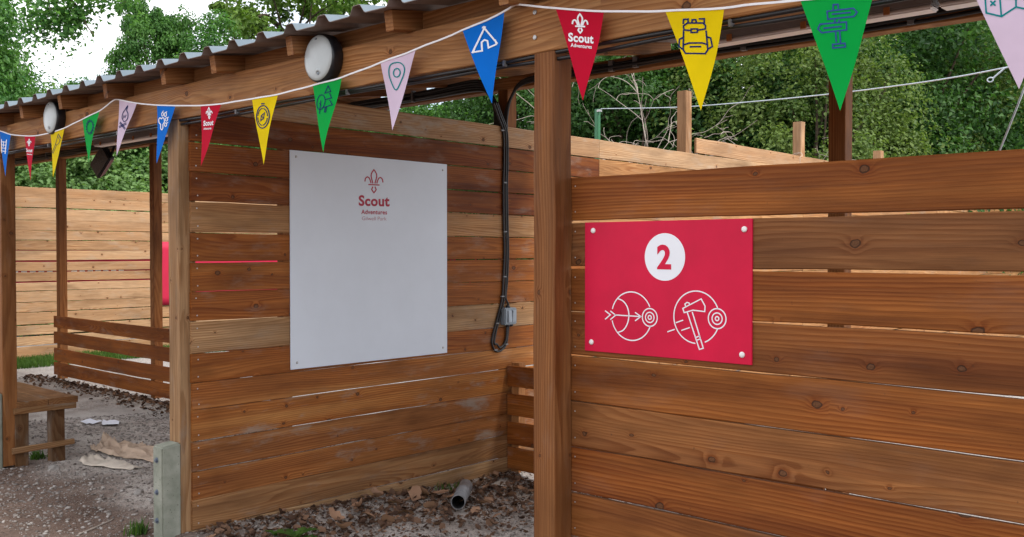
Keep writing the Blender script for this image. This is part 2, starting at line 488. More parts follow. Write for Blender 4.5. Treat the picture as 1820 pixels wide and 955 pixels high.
M_LITTER = leaf_mat('dry_leaf', (0.055, 0.028, 0.018), (0.36, 0.21, 0.13), trans=0.08, rough=0.75)

# ------------------------------------------------------------------ timber
def timber_mesh(L, w, t, seed, rough=1.0, seg=0.22, bow=0.004):
    """length along local X (0..L), width along local Z, thickness along local Y, both centred"""
    rs = random.Random(seed)
    n = max(2, int(L / seg) + 1)
    ch = min(0.0035, t * 0.2)
    ph = rs.uniform(0, 6.28); am = rs.uniform(-bow, bow)
    V, Fs = [], []
    for i in range(n + 1):
        u = i / n
        x = L * u
        oz = am * math.sin(math.pi * u + 0.3 * ph) + rs.gauss(0, 0.0009) * rough
        oy = rs.gauss(0, 0.0007) * rough
        hw = w / 2 + rs.gauss(0, 0.0009) * rough; ht = t / 2
        xx = x + (rs.gauss(0, 0.0015) if i in (0, n) else 0)
        for (y, z) in ((-ht, -hw + ch), (-ht, hw - ch), (-ht + ch, hw), (ht - ch, hw), (ht, hw - ch), (ht, -hw + ch), (ht - ch, -hw), (-ht + ch, -hw)):
            V.append((xx, y + oy, z + oz))
    for i in range(n):
        for k in range(8):
            k2 = (k + 1) % 8
            Fs.append((i * 8 + k, (i + 1) * 8 + k, (i + 1) * 8 + k2, i * 8 + k2))
    Fs.append(tuple(range(8))); Fs.append(tuple(n * 8 + k for k in range(7, -1, -1)))
    return mesh_of('timber', V, Fs)

_tseed = [100]
def timber(name, p0, p1, w, t, mat, parent, up=(0, 0, 1), tone=0.5, wear=0.2, rough=1.0, bow=0.004, tan=0.0):
    """straight piece from p0 to p1 (centre line); w = size along 'up', t = size across"""
    p0, p1 = Vector(p0), Vector(p1)
    _tseed[0] += 1
    me = timber_mesh((p1 - p0).length, w, t, _tseed[0], rough, bow=bow)
    o = bpy.data.objects.new(name, me)
    me.materials.append(mat)
    COL.objects.link(o)
    x = (p1 - p0).normalized(); z = Vector(up); z = (z - x * z.dot(x)).normalized(); y = z.cross(x)
    o.rotation_euler = Matrix((x, y, z)).transposed().to_euler()
    o.location = p0
    o.color = (tone, wear, tan, 1)
    if parent is not None: adopt(o, parent)
    return o

# ------------------------------------------------------------------ ground
def axis(fine_lo, fine_hi, step, lo, hi):
    a = list(np.arange(fine_lo, fine_hi + 1e-6, step))
    s, x = step, fine_lo
    left = []
    while x > lo:
        s = min(s * 1.25, 12); x -= s; left.append(x)
    s, x = step, a[-1]
    right = []
    while x < hi:
        s = min(s * 1.25, 12); x += s; right.append(x)
    return np.array(left[::-1] + a + right)
gx = axis(-9.5, -2.6, 0.028, -160, 120)
gy = axis(2.1, 5.6, 0.028, -60, 200)
def ground_h(x, y):
    h = ground_z(x, y)
    n = mnoise.noise(Vector((x * 1.1, y * 1.1, 0.3))) * 0.016 + mnoise.noise(Vector((x * 4.3, y * 4.3, 2.3))) * 0.007
    if -9.8 < x < -2.4 and 1.9 < y < 5.8:
        n += mnoise.noise(Vector((x * 14, y * 14, 5.1))) * 0.0035 + mnoise.noise(Vector((x * 33, y * 33, 9.1))) * 0.002
    # mulch ridge piled along the low slat rails and against the board wall
    n += 0.05 * math.exp(-((y - 5.02) / 0.14) ** 2) * (1 if x < -5.4 else 0) * (0.7 + 0.5 * mnoise.noise(Vector((x * 5, y * 9, 1))))
    if -4.9 < x < -3.9 and 2.6 < y < 5.5:
        n += 0.035 * math.exp(-((x + 4.82) / 0.22) ** 2)
    fade = 1 / (1 + max(0, abs(x + 5) + abs(y - 4) - 16) * 0.05)
    return h + n * fade
GV = [(x, y, ground_h(x, y)) for y in gy for x in gx]
nx = len(gx)
GF = [(j * nx + i, j * nx + i + 1, (j + 1) * nx + i + 1, (j + 1) * nx + i) for j in range(len(gy) - 1) for i in range(nx - 1)]
ground = link('ground', mesh_of('ground', GV, GF), M_GROUND, smooth=True)
tag(ground, kind='structure')

# ------------------------------------------------------------------ the shelter
SLOPE = 0.150
def under_z(y): return 2.501 + SLOPE * (y - 2.65)       # underside of the joists
shelter = thing('open_shelter', (-6.0, 4.0, 0), 'long open timber shelter with corrugated roof rising towards the range', 'shelter')
YF = 2.643
for x in (-12.2, -9.95, -7.485, -4.933, -2.2525, 0.42):
    near = x > -3
    w = 0.118 if abs(x + 4.933) < 0.01 else 0.1
    timber('front_post', (x, YF + 0.05, 0.02 if not near else -0.2), (x, YF + 0.05, 2.319), w, 0.1, M_POST, shelter, up=(1, 0, 0),
           tone=0.66 if abs(x + 4.933) < 0.01 else (0.5 if x < -7 else 0.32), wear=0.6 if abs(x + 4.933) < 0.01 else 0.2, bow=0.002, tan=0.8 if abs(x + 4.933) < 0.01 else 0.15)
for x in (-12.95, -10.39, -7.85, -4.925, -2.32, 0.32):
    timber('rear_post', (x, 5.35, -0.3), (x, 5.35, 2.81), 0.1, 0.1, M_POST, shelter, up=(1, 0, 0), tone=0.42, wear=0.1, bow=0.003)
    if abs(x + 4.925) > 0.1: pass
XL, XR = -15.0, 1.6
segs = [(-15.0, -9.62), (-9.62, -4.95), (-4.95, -2.12), (-2.12, 1.6)]
timber('front_beam', (XL, YF + 0.05, 2.41), (-7.3, YF + 0.05, 2.41), 0.182, 0.1, M_BEAM, shelter, tone=0.42, bow=0.001)
timber('front_beam', (-7.298, YF + 0.05, 2.41), (-2.0, YF + 0.05, 2.41), 0.182, 0.1, M_BEAM, shelter, tone=0.52, bow=0.001)
timber('front_beam', (-1.998, YF + 0.05, 2.41), (XR, YF + 0.05, 2.41), 0.182, 0.1, M_BEAM, shelter, tone=0.47, bow=0.001)
timber('rear_beam', (XL, 5.35, 2.858), (-6.0, 5.35, 2.858), 0.092, 0.1, M_BEAM, shelter, tone=0.35, bow=0.001)
timber('rear_beam', (-5.998, 5.35, 2.858), (XR, 5.35, 2.858), 0.092, 0.1, M_BEAM, shelter, tone=0.38, bow=0.001)
JX = [-14.6, -14.0, -13.4, -12.8, -12.2, -11.55, -10.95, -10.35, -9.75, -9.15, -8.55, -7.95, -7.35, -6.75, -6.14, -5.51, -4.82, -4.32, -3.666, -2.98, -2.35, -1.72, -1.1, -0.48, 0.14, 0.76, 1.4]
JH = 0.085
for x in JX:
    y0, y1 = 2.53, 5.62
    timber('joist', (x, y0, under_z(y0) + 0.002 + JH / 2), (x, y1, under_z(y1) + 0.002 + JH / 2), JH, 0.047, M_BEAM, shelter, tone=0.30 + random.uniform(-0.1, 0.15), wear=0.3, bow=0.001)
for a, b_ in zip(JX[:-1], JX[1:]):
    timber('blocking', (a + 0.026, 2.715, under_z(2.7) + 0.042), (b_ - 0.026, 2.715, under_z(2.7) + 0.042), 0.072, 0.04, M_BEAM, shelter, tone=0.3 + random.uniform(-.1, .1), wear=0.2, bow=0.0005)
# corrugated sheets
def roof():
    pitch, hgt = 0.2335, 0.038
    prof = []
    XC0 = -4.036
    k0 = int(math.floor((XL - XC0) / pitch)); k1 = int(math.ceil((XR - XC0) / pitch))
    for k in range(k0, k1):
        c = XC0 + k * pitch
        for dx, h in ((-0.082, 0), (-0.074, 0.004), (-0.056, hgt - 0.003), (-0.048, hgt), (-0.014, hgt), (-0.006, hgt - 0.003), (0.020, 0.004), (0.030, 0)):
            prof.append((c + dx + 0.014, h))
    ys = [2.475, 2.7, 3.6, 4.6, 5.72]
    V, Fs, mi = [], [], []
    n = len(prof)
    for layer in (0, 1):
        for j, y in enumerate(ys):
            for i, (px, h) in enumerate(prof):
                zj = under_z(y) + JH + 0.002 + h + (0.003 if layer == 0 else 0)
                yy = y + (0.012 * mnoise.noise(Vector((px * 3, 1, 0))) if j == 0 else 0)
                zj += 0.004 * mnoise.noise(Vector((px * 2.1, 4, 1))) if j == 0 else 0
                V.append((px, yy, zj))
    N = n * len(ys)
    for j in range(len(ys) - 1):
        for i in range(n - 1):
            a = j * n + i
            Fs.append((a, a + 1, a + n + 1, a + n)); mi.append(0)
            Fs.append((N + a, N + a + n, N + a + n + 1, N + a + 1)); mi.append(1)
    for i in range(n - 1):
        Fs.append((i, N + i, N + i + 1, i + 1)); mi.append(1)
    me = mesh_of('corrugated_roof', V, Fs)
    me.materials.append(M_ROOFT); me.materials.append(M_ROOFU)
    me.polygons.foreach_set('material_index', mi)
    return link('corrugated_roof', me, None, shelter)
roof()
# concrete spurs bolted to the feet of the front posts
def spur(xc, w, z_top, parent):
    y0, y1 = 2.53, 2.640
    x0, x1 = xc - w / 2, xc + w / 2
    me = bpy.data.meshes.new('concrete_spur')
    bm = bmesh.new()
    V = [bm.verts.new(p) for p in ((x0, y0, -0.3), (x1, y0, -0.3), (x1, y1, -0.3), (x0, y1, -0.3),
                                   (x0, y0, z_top - 0.012), (x1, y0, z_top - 0.012), (x1, y1, z_top), (x0, y1, z_top))]
    for f in ((3, 2, 1, 0), (4, 5, 6, 7), (0, 1, 5, 4), (1, 2, 6, 5), (2, 3, 7, 6), (3, 0, 4, 7)):
        bm.faces.new([V[i] for i in f])
    bmesh.ops.bevel(bm, geom=bm.edges[:], offset=0.009, segments=2, affect='EDGES')
    bm.to_mesh(me); bm.free()
    s = link('concrete_spur', me, M_CONC, parent)
    for z in (0.46, 0.285, 0.13):
        if z < z_top - 0.04:
            mb = MB()
            M = Matrix.Translation((xc - 0.005, y0, z)) @ Matrix.Rotation(R(90), 4, 'X')
            mb.lathe([(0.016, -0.001), (0.016, 0.003)], 16, M)
            mb.lathe([(0.010, 0.003), (0.010, 0.011), (0.006, 0.012)], 6, M)
            mb.build('bolt', M_BOLT, s)
spur(-4.915, 0.108, 0.548, shelter)
spur(-7.485, 0.1, 0.56, shelter)
# a pair of coach bolts where the beam meets the near post
for z in (2.452, 2.372):
    p = on_y(951, 22 if z > 2.4 else 67, YF)
    MB().lathe([(0.0085, -0.001), (0.0085, 0.003), (0.004, 0.004)], 12, Matrix.Translation(p) @ Matrix.Rotation(R(90), 4, 'X')).build('coach_bolt', M_STEEL, shelter)

# ------------------------------------------------------------------ board walls
def nails(name, pts, axis, parent, r=0.0042):
    mb = MB()
    for p in pts:
        rot = Matrix.Rotation(R(90), 4, 'Y') if axis == 'X' else Matrix.Rotation(R(90), 4, 'X')
        mb.lathe([(r, -0.001), (r, 0.0012), (r * 0.5, 0.002)], 10, Matrix.Translation(p) @ rot)
    return mb.build(name, M_STEEL, parent)

GAPZ = [-0.115, 0.051, 0.218, 0.377, 0.540, 0.716, 0.867, 1.031, 1.207, 1.372, 1.539, 1.702, 1.872, 2.035, 2.203, 2.372, 2.530]
wallB = thing('board_wall', (-4.86, 2.7, 0), 'long brown board wall behind the white board, running back down the range', 'wall')
TAN1 = {0: 0.85, 1: 0.7, 2: 0.25, 3: 0.3, 5: 0.15, 7: 0.85, 11: 0.6, 8: 0.1}
tones1 = [0.80, 0.50, 0.45, 0.40, 0.62, 0.56, 0.40, 0.72, 0.36, 0.42, 0.38, 0.74, 0.14, 0.22, 0.12, 0.55]
for i in range(16):
    z0, z1 = GAPZ[i] + 0.002, GAPZ[i + 1] - (0.0045 if i >= 9 else 0.0025)
    zc, w = (z0 + z1) / 2, z1 - z0
    bays = [(2.703, 6.40, 0), (6.405, 10.2, 2), (10.206, 14.6, 3), (14.606, 19.0, 4), (19.006, 23.0, 5)]
    for (a, b_, k) in bays:
        t = tones1[i] if k == 0 else random.uniform(0.7, 1.0)
        if k == 0 and i in (7, 9, 11): t = tones1[i]
        dz = random.gauss(0, 0.0012)
        o = timber('board', (-4.861, a, zc + dz), (-4.861, b_, zc + dz + random.gauss(0, 0.0015)), w, 0.022, M_WOOD if i < 15 else M_PALE, wallB,
                   tone=t, wear=(0.9 if i in (2, 3, 4, 15) else 0.4) if k == 0 else 0.5, bow=0.0035, tan=TAN1.get(i, 0.08) if k == 0 else 0.45)
        if k == 0:
            nails('nail_heads', [(-4.85, 2.738 + random.gauss(0, .004), zc - w * 0.3), (-4.85, 2.738 + random.gauss(0, .004), zc + w * 0.3)], 'X', o)
# one more, sloping board where the wall rises beyond the shelter
timber('board', (-4.861, 7.93, 2.605), (-4.861, 12.6, 2.575), 0.145, 0.022, M_PALE, wallB, tone=0.6, wear=0.4)
for (y, zt) in ((7.83, 3.11), (10.24, 3.06), (12.55, 2.91)):
    timber('post', (-4.925, y, -0.3), (-4.925, y, zt), 0.1, 0.1, M_PALE, wallB, up=(1, 0, 0), tone=0.2 if y < 8 else 0.55, wear=0.5, bow=0.002)

wallA = thing('board_wall', (-2.25, 2.757, 0), 'brown board wall in front carrying the red number sign', 'wall')
GA = [-0.119, 0.047, 0.213, 0.379, 0.545, 0.711, 0.879, 1.047, 1.215, 1.376, 1.541, 1.709, 1.870]
tonesA = [0.42, 0.50, 0.44, 0.34, 0.40, 0.27, 0.42, 0.40, 0.26, 0.34, 0.25, 0.36]  # board tones, all darkened to carry the dimmer light on this front
for i in range(12):
    z0, z1 = GA[i] + 0.002, GA[i + 1] - (0.0075 if i in (9, 10) else 0.0035)
    zc, w = (z0 + z1) / 2, z1 - z0
    o = timber('board', (-2.295, 2.757, zc), (1.1, 2.757, zc + random.gauss(0, 0.002)), w, 0.024, M_WOOD, wallA, tone=tonesA[i], wear=0.1, bow=0.002, tan={10: 0.45, 6: 0.35, 4: 0.2, 8: 0.2, 1: 0.25}.get(i, 0.08))
    nails('nail_heads', [(-2.188, 2.745, zc - w * 0.3), (-2.188, 2.745, zc + w * 0.3)], 'Y', o, 0.003)
for x in (0.38,):
    timber('stud', (x, 2.815, -0.2), (x, 2.815, 1.84), 0.09, 0.09, M_POST, wallA, up=(1, 0, 0), tone=0.3)

farf = thing('board_fence', (-15.6, 5.8, -0.09), 'tall pale board fence at the far side of the left hand lanes', 'fence')
GFZ = [-0.12, 0.12, 0.28, 0.447, 0.64, 0.795, 0.97, 1.12, 1.285, 1.45, 1.607, 1.765, 1.92, 2.08, 2.27, 2.44, 2.60]
for i in range(len(GFZ) - 1):
    z0, z1 = GFZ[i] + 0.002, GFZ[i + 1] - (0.022 if i in (6, 7, 8) else (0.018 if i in (0, 1, 2) else 0.0042))
    zc, w = (z0 + z1) / 2, z1 - z0
    for (a, b_) in ((2.0, 5.4), (5.405, 8.05), (8.055, 12.4), (12.405, 17.0), (17.005, 23.0)):
        timber('board', (-15.612, a, zc), (-15.612, b_, zc + random.gauss(0, 0.004)), w, 0.024, M_PALE, farf, tone=random.uniform(0.5, 0.95) - (0.2 if random.random() < 0.2 else 0), wear=0.35, bow=0.005)
for y in (2.1, 5.4, 8.05, 12.4, 17.0):
    timber('post', (-15.68, y, -0.3), (-15.68, y, 2.95 if abs(y - 8.05) < .1 else 2.5), 0.1, 0.1, M_PALE, farf, up=(1, 0, 0), tone=0.6, bow=0.002)

RAILZ = [(-0.035, 0.13), (0.155, 0.322), (0.372, 0.532), (0.588, 0.742)]
def slat_fence(x0, x1, label, sag, stubs):
    t = thing('slat_fence', ((x0 + x1) / 2, 5.27, -0.09), label, 'low fence', 'low slat fences at the firing line')
    for k, (a, b_) in enumerate(RAILZ):
        o = timber('rail', (x0, 5.284 if False else 5.27, (a + b_) / 2), (x1, 5.27, (a + b_) / 2 - sag * (1 if k > 1 else .4)), b_ - a, 0.024, M_WOOD, t, tone=0.34 + random.uniform(-.08, .08), wear=0.4, bow=0.018 if x0 < -9 else 0.003)
    for x in stubs:
        timber('stub_post', (x, 5.325, -0.3), (x, 5.325, 0.765), 0.075, 0.075, M_POST, t, up=(1, 0, 0), tone=0.7)
slat_fence(-13.0, -10.45 + 2.6, 'long low slat fence between the rear posts on the left', 0.02, ())
slat_fence(-4.84, -2.37, 'short low slat fence in the corner by the switch cable', 0.0, (-4.79,))

# ------------------------------------------------------------------ flat prints drawn on a plane
class Print:
    """ribbons and shapes given in photo pixels, laid on a plane"""
    def __init__(self, place, k=1.0): self.place, self.mb, self.k = place, MB(), k
    def line(self, pts, w, closed=False, curve=False):
        w *= self.k
        P = [Vector((p[0], p[1], 0)) for p in pts]
        if curve:
            if closed: P = [P[-1]] + P + [P[0], P[1]]
            S = smooth_path(P, 5)
            P = S[5:-5] if closed else S
        n = len(P)
        L, Rr = [], []
        for i in range(n):
            if closed:
                a, b = P[(i - 1) % n], P[(i + 1) % n]
            else:
                a, b = P[max(i - 1, 0)], P[min(i + 1, n - 1)]
            d1 = (P[i] - a); d2 = (b - P[i])
            if d1.length < 1e-6: d1 = d2
            if d2.length < 1e-6: d2 = d1
            d1, d2 = d1.normalized(), d2.normalized()
            t = d1 + d2
            t = t.normalized() if t.length > 1e-4 else d1
            nn = Vector((-t.y, t.x, 0))
            m = max(0.45, nn.dot(Vector((-d1.y, d1.x, 0))))
            L.append(P[i] + nn * (w / 2 / m)); Rr.append(P[i] - nn * (w / 2 / m))
        if not closed:
            e0 = (P[0] - P[1]).normalized() * w * 0.4; e1 = (P[-1] - P[-2]).normalized() * w * 0.4
            L[0] += e0; Rr[0] += e0; L[-1] += e1; Rr[-1] += e1
        V = [self.place(p.x, p.y) for p in L + Rr]
        F = [(i, (i + 1) % n, n + (i + 1) % n, n + i) for i in range(n if closed else n - 1)]
        self.mb.add(V, F)
        return self
    def ellipse(self, c, rx, ry, w, a0=0, a1=360, rot=0, n=48):
        closed = (a1 - a0) >= 360
        k = n if closed else n + 1
        pts = []
        for i in range(k):
            a = R(a0 + (a1 - a0) * i / n)
            x, y = rx * math.cos(a), ry * math.sin(a)
            cr, sr = math.cos(R(rot)), math.sin(R(rot))
            pts.append((c[0] + x * cr - y * sr, c[1] + x * sr + y * cr))
        return self.line(pts, w, closed)
    def fill(self, pts):
        self.mb.add([self.place(*p) for p in pts], [tuple(range(len(pts)))])
        return self
    def disc(self, c, rx, ry, n=56):
        return self.fill([(c[0] + rx * math.cos(2 * math.pi * i / n), c[1] + ry * math.sin(2 * math.pi * i / n)) for i in range(n)])
    def text(self, body, left, base, right_vec, up_vec, bold=0.0):
        """the word fills the parallelogram spanned by right_vec and up_vec (its cap height)"""
        V, F = text_mesh(body, bold)
        xs = [v[0] for v in V]; x0, x1 = min(xs), max(xs)
        self.mb.add([self.place(left + (v[0] - x0) / (x1 - x0) * right_vec[0] + v[1] / CAPH * up_vec[0],
                                base + (v[0] - x0) / (x1 - x0) * right_vec[1] + v[1] / CAPH * up_vec[1]) for v in V], F)
        return self
    def emblem(self, c, s, w, sy=1.0, shear=0.0):
        f = lambda p: (c[0] + p[0] * s, c[1] + p[1] * s * sy + shear * p[0] * s)
        self.line([f(p) for p in ((-.06, .1), (-.12, -.1), (-.155, -.25), (-.14, -.37), (-.08, -.48), (0, -.575), (.08, -.48), (.14, -.37), (.155, -.25), (.12, -.1), (.06, .1))], w)
        arc = ((.165, .09), (.2, -.03), (.26, -.15), (.34, -.2), (.42, -.17), (.47, -.09), (.49, .02))
        self.line([f(p) for p in arc], w); self.line([f((-p[0], p[1])) for p in arc], w)
        self.line([f((-.28, .185)), f((.28, .185))], w)
        self.line([f(p) for p in ((-.065, .3), (-.125, .42), (-.08, .5), (0, .585), (.08, .5), (.125, .42), (.065, .3))], w)
        return self
    def build(self, name, mat, parent): return self.mb.build(name, mat, parent)

CAPH = 0.72
_tc = {}
def text_mesh(body, bold):
    if (body, bold) not in _tc:
        cu = bpy.data.curves.new('lettering', 'FONT')
        cu.body = body; cu.size = 1.0; cu.offset = bold; cu.resolution_u = 4
        cu.space_character = 1.0 + bold * 1.8
        ob = bpy.data.objects.new('lettering', cu)
        COL.objects.link(ob)
        dg = bpy.context.evaluated_depsgraph_get(); dg.update()
        me = bpy.data.meshes.new_from_object(ob.evaluated_get(dg))
        _tc[(body, bold)] = ([tuple(v.co) for v in me.vertices], [tuple(p.vertices) for p in me.polygons])
        bpy.data.objects.remove(ob); bpy.data.curves.remove(cu); bpy.data.meshes.remove(me)
    return _tc[(body, bold)]

def panel_mesh(c, sx, sy, sz, bev):
    bm = bmesh.new()
    bmesh.ops.create_cube(bm, size=1)
    for v in bm.verts: v.co = Vector((v.co.x * sx, v.co.y * sy, v.co.z * sz)) + Vector(c)
    bmesh.ops.bevel(bm, geom=bm.edges[:], offset=bev, segments=2, affect='EDGES')
    me = bpy.data.meshes.new('panel'); bm.to_mesh(me); bm.free()
    return me

# ------------------------------------------------------------------ white board
wb = thing('notice_board', (-4.84, 3.99, 0.886), 'large blank white board with a small red emblem, screwed to the board wall', 'notice board')
link('panel', panel_mesh((-4.8445, 3.990, 1.544), 0.007, 1.298, 1.318, 0.0015), M_WHITE, wb)
XW = -4.8402
place_w = lambda px, py: on_x(px, py, XW)
Print(place_w).emblem((664.6, 322.2), 32.5, 2.1, 1.08, 0.05).build('emblem', M_REDINK, wb)
Print(place_w).text('Scout', 637.5, 365.3, (55, 1.2), (0, -18.2), 0.035).build('lettering', M_REDINK, wb)
Print(place_w).text('Adventures', 642, 380.5, (46, 0.8), (0, -8.0), 0.022).build('lettering', M_REDINK, wb)
Print(place_w).text('Gilwell Park', 643.5, 391.6, (43.5, 0.6), (0, -7.0), -0.012).build('lettering', plain('thin_ink', (0.42, 0.11, 0.15), 0.5, 0.3), wb)
for (y, z) in ((3.385, 2.165), (4.598, 2.16), (4.598, 0.925), (3.385, 0.925)):
    MB().lathe([(0.0075, 0), (0.0075, 0.002), (0.004, 0.0035)], 14, Matrix.Translation((-4.841, y, z)) @ Matrix.Rotation(R(90), 4, 'Y')).build('screw', M_STEEL, wb, True)

# ------------------------------------------------------------------ red sign
YS = 2.7385
sg = thing('number_sign', (-1.805, 2.742, 1.24), 'red sign with a white number 2 disc and axe and bow pictograms', 'sign')
link('panel', panel_mesh((-1.805, 2.742, 1.470), 0.668, 0.006, 0.464, 0.0012), M_RED, sg)
zs = lambda x, y: (1010 + x * 0.31414, 370 + y * 0.31414)
place_s = lambda px, py: on_y(px, py, YS)
P = lambda *pts: [zs(*p) for p in pts]
def circ(pr, cx, cz, r, w, a0=0, a1=360, n=64):
    """ring in real metres on the sign face"""
    V, F = [], []
    k = n + 1
    for i in range(k):
        a = R(a0 + (a1 - a0) * i / n)
        for rr in (r - w / 2, r + w / 2):
            V.append((cx + rr * math.cos(a), YS, cz + rr * math.sin(a)))
    F = [(2 * i, 2 * i + 1, 2 * i + 3, 2 * i + 2) for i in range(k - 1)]
    pr.mb.add(V, F)
c0 = on_y(*zs(545, 277), YS)
mb = MB(); mb.lathe([(0.0805, 0), (0.0805, 0.0006)], 72, Matrix.Translation((c0.x, 2.7390, c0.z)) @ Matrix.Rotation(R(90), 4, 'X'))
mb.build('number_disc', M_SIGNWHITE, sg)
pr = Print(lambda px, py: on_y(px, py, 2.7375))
pr.text('2', *zs(502, 340), (80 * .31414, .6), (-.3, -133 * .31414), 0.035).build('number', M_RED, sg)
LW = 6.5 * 0.31414; LM = 0.0041
pr = Print(place_s)
cb = on_y(*zs(357, 612), YS); rb = 0.0845
circ(pr, cb.x, cb.z, rb, LM, 25, 165); circ(pr, cb.x, cb.z, rb, LM, 193, 338)
tb = on_y(*zs(461, 619), YS)
for r_ in (0.0305, 0.0175, 0.0065): circ(pr, tb.x, tb.z, r_, LM)
pr.line(P((285, 514), (312, 528), (334, 560), (343, 607), (334, 655), (312, 690), (283, 703)), LW, curve=True)
pr.line(P((265, 605), (408, 614)), LW); pr.line(P((380, 592), (410, 614), (380, 637)), LW)
pr.line(P((240, 584), (268, 606), (240, 630)), LW); pr.line(P((210, 582), (238, 604), (210, 628)), LW)
pr.build('archery_pictogram', M_SIGNWHITE, sg)
pr = Print(place_s)
ca = on_y(*zs(724, 618), YS); ra = 0.0865
circ(pr, ca.x, ca.z, ra, LM, 22, 268); circ(pr, ca.x, ca.z, ra, LM, 292, 336)
ta = on_y(*zs(842, 626), YS)
for r_ in (0.0325, 0.0185, 0.0065): circ(pr, ta.x, ta.z, r_, LM)
pr.line(P((752, 514), (648, 568), (656, 592), (705, 578), (772, 586), (774, 555)), LW, True)
pr.line(P((664, 556), (660, 543), (672, 534), (684, 538), (686, 547)), LW)
pr.line(P((674, 592), (742, 800), (764, 793), (702, 590)), LW)
pr.line(P((722, 732), (743, 724)), LW); pr.line(P((727, 748), (748, 740)), LW)
pr.line(P((611, 648), (648, 635)), LW); pr.line(P((563, 700), (600, 687)), LW); pr.line(P((642, 692), (685, 677)), LW)
pr.build('axe_pictogram', M_SIGNWHITE, sg)
for z_ in ((142, 128), (997, 120), (984, 830), (132, 758)):
    p = on_y(*zs(*z_), 2.739)
    MB().lathe([(0.0098, 0), (0.0098, 0.002), (0.0085, 0.0045), (0.005, 0.006)], 20, Matrix.Translation(p) @ Matrix.Rotation(R(90), 4, 'X')).build('screw_cap', M_CAP, sg, True)

# ------------------------------------------------------------------ bunting
YB = 2.596
bunt = thing('bunting', (-3.2, YB, 2.3), 'string of coloured triangular pennants on white tape hung along the beam', 'bunting')
def rip(x, z): return (0.0042 * math.sin(x * 27.0 + 5 * z) + 0.006 * math.sin(z * 15 + x * 4.1)) * min(1, 4.0 / (2.4 - x))
def place_b(px, py, dy=0.0):
    p = on_y(px, py, YB)
    p.y += rip(p.x, p.z) + dy
    return p
cord_px = [(-40, 226), (0, 233), (18, 239), (42, 241.5), (62, 241.5), (89, 236.5), (115, 228), (147, 212.5), (176, 197.5), (190, 188), (201, 178.5), (211, 177.5), (242, 183.5), (278, 187),
           (311, 188), (356, 188), (394, 185), (448, 176), (493, 168), (554, 152), (606, 138), (678, 112), (740, 88.5), (822, 54), (896, 20.5), (912, 11), (925, 8.5), (988, 15), (1073, 20.5), (1130, 20.5), (1183, 20), (1288, 15), (1340, 9), (1424, 1), (1553, -7), (1640, -10), (1732, -9), (1885, -14), (2000, -40)]
me_c = MB()
V, Fc = [], []
for i, (x, y) in enumerate(cord_px):
    if i == 0: continue
pts = smooth_path([Vector((x, y, 0)) for x, y in cord_px], 4)
for p in pts:
    scl = (place_b(p.x, p.y + 1) - place_b(p.x, p.y)).length
    hw = 0.0068 / scl / 2
    V += [place_b(p.x, p.y - hw, -0.003), place_b(p.x, p.y + hw, -0.003), place_b(p.x, p.y + hw, 0.0012), place_b(p.x, p.y - hw, 0.0012)]
for i in range(len(pts) - 1):
    for k in range(4):
        k2 = (k + 1) % 4
        Fc.append((4 * i + k, 4 * i + k2, 4 * i + 4 + k2, 4 * i + 4 + k))
me_c.add(V, Fc).build('tape', M_CORD, bunt)
# (colour, top left, top right, tip)
PENS = [('blue', (-1, 233), (18.4, 239), (9.6, 314)), ('red', (42.3, 241.5), (62, 241.5), (54.9, 321.6)), ('yellow', (89, 236.8), (114.8, 228.4), (94.5, 315.5)),
        ('green', (146.7, 212.7), (175.9, 197.6), (156.5, 288.8)), ('pink', (211, 177.5), (241.9, 183.6), (207.2, 277.6)), ('blue', (278, 187.5), (311.5, 188), (278.9, 291)),
        ('red', (356.6, 188.4), (393.8, 185.4), (357.3, 295.8)), ('yellow', (447.9, 176.3), (492.8, 168.3), (467.4, 293)), ('green', (554.3, 152), (606.2, 138.2), (575.6, 271)),
        ('pink', (678, 112.4), (740, 88.8), (697.8, 232)), ('blue', (822, 54.6), (896, 20.7), (873.9, 184.2)), ('red', (988, 15.6), (1073.3, 21), (1038, 179.5)),
        ('yellow', (1183.3, 20.7), (1288, 15.5), (1248.2, 197.4)), ('green', (1424, 1.2), (1553, -7), (1494, 197.5)), ('pink', (1732, -9), (1885, -14), (1811, 158.5))]
pens = []
for colr, a, b_, c in PENS:
    V, Fs = [], []
    n = 12
    idx = {}
    for j in range(n + 1):
        for i in range(n + 1 - j):
            u, v = i / n, j / n
            px = a[0] * (1 - u - v) + b_[0] * u + c[0] * v
            py = a[1] * (1 - u - v) + b_[1] * u + c[1] * v
            idx[(i, j)] = len(V); V.append(place_b(px, py))
    for j in range(n):
        for i in range(n - j):
            Fs.append((idx[(i, j)], idx[(i, j + 1)], idx[(i + 1, j)]))
            if i + j < n - 1: Fs.append((idx[(i + 1, j)], idx[(i, j + 1)], idx[(i + 1, j + 1)]))
    o = link('pennant', mesh_of('pennant', V, Fs), PEN[colr], bunt, True)
    pens.append(o)
plab = ['blue pennant with a white fence print', 'small red pennant with a white scout emblem, furthest left', 'yellow pennant with an axe outline', 'green pennant with a round wreath', 'pink pennant with a campfire',
        'blue pennant with a white paw print', 'red pennant with a white emblem beside the post', 'yellow pennant with a compass', 'green pennant with two trees', 'pink pennant with a map pin',
        'blue pennant with a white tent', 'red pennant with white lettering over the near post', 'yellow pennant with a rucksack', 'green pennant with a signpost', 'pink pennant with a teal map']
for o, l in zip(pens, plab): o['label'] = l
pp = lambda px, py: place_b(px, py, -0.0016)
def zf(ox, oy, s): return lambda *pts: [(ox + p[0] * s, oy + p[1] * s) for p in pts]
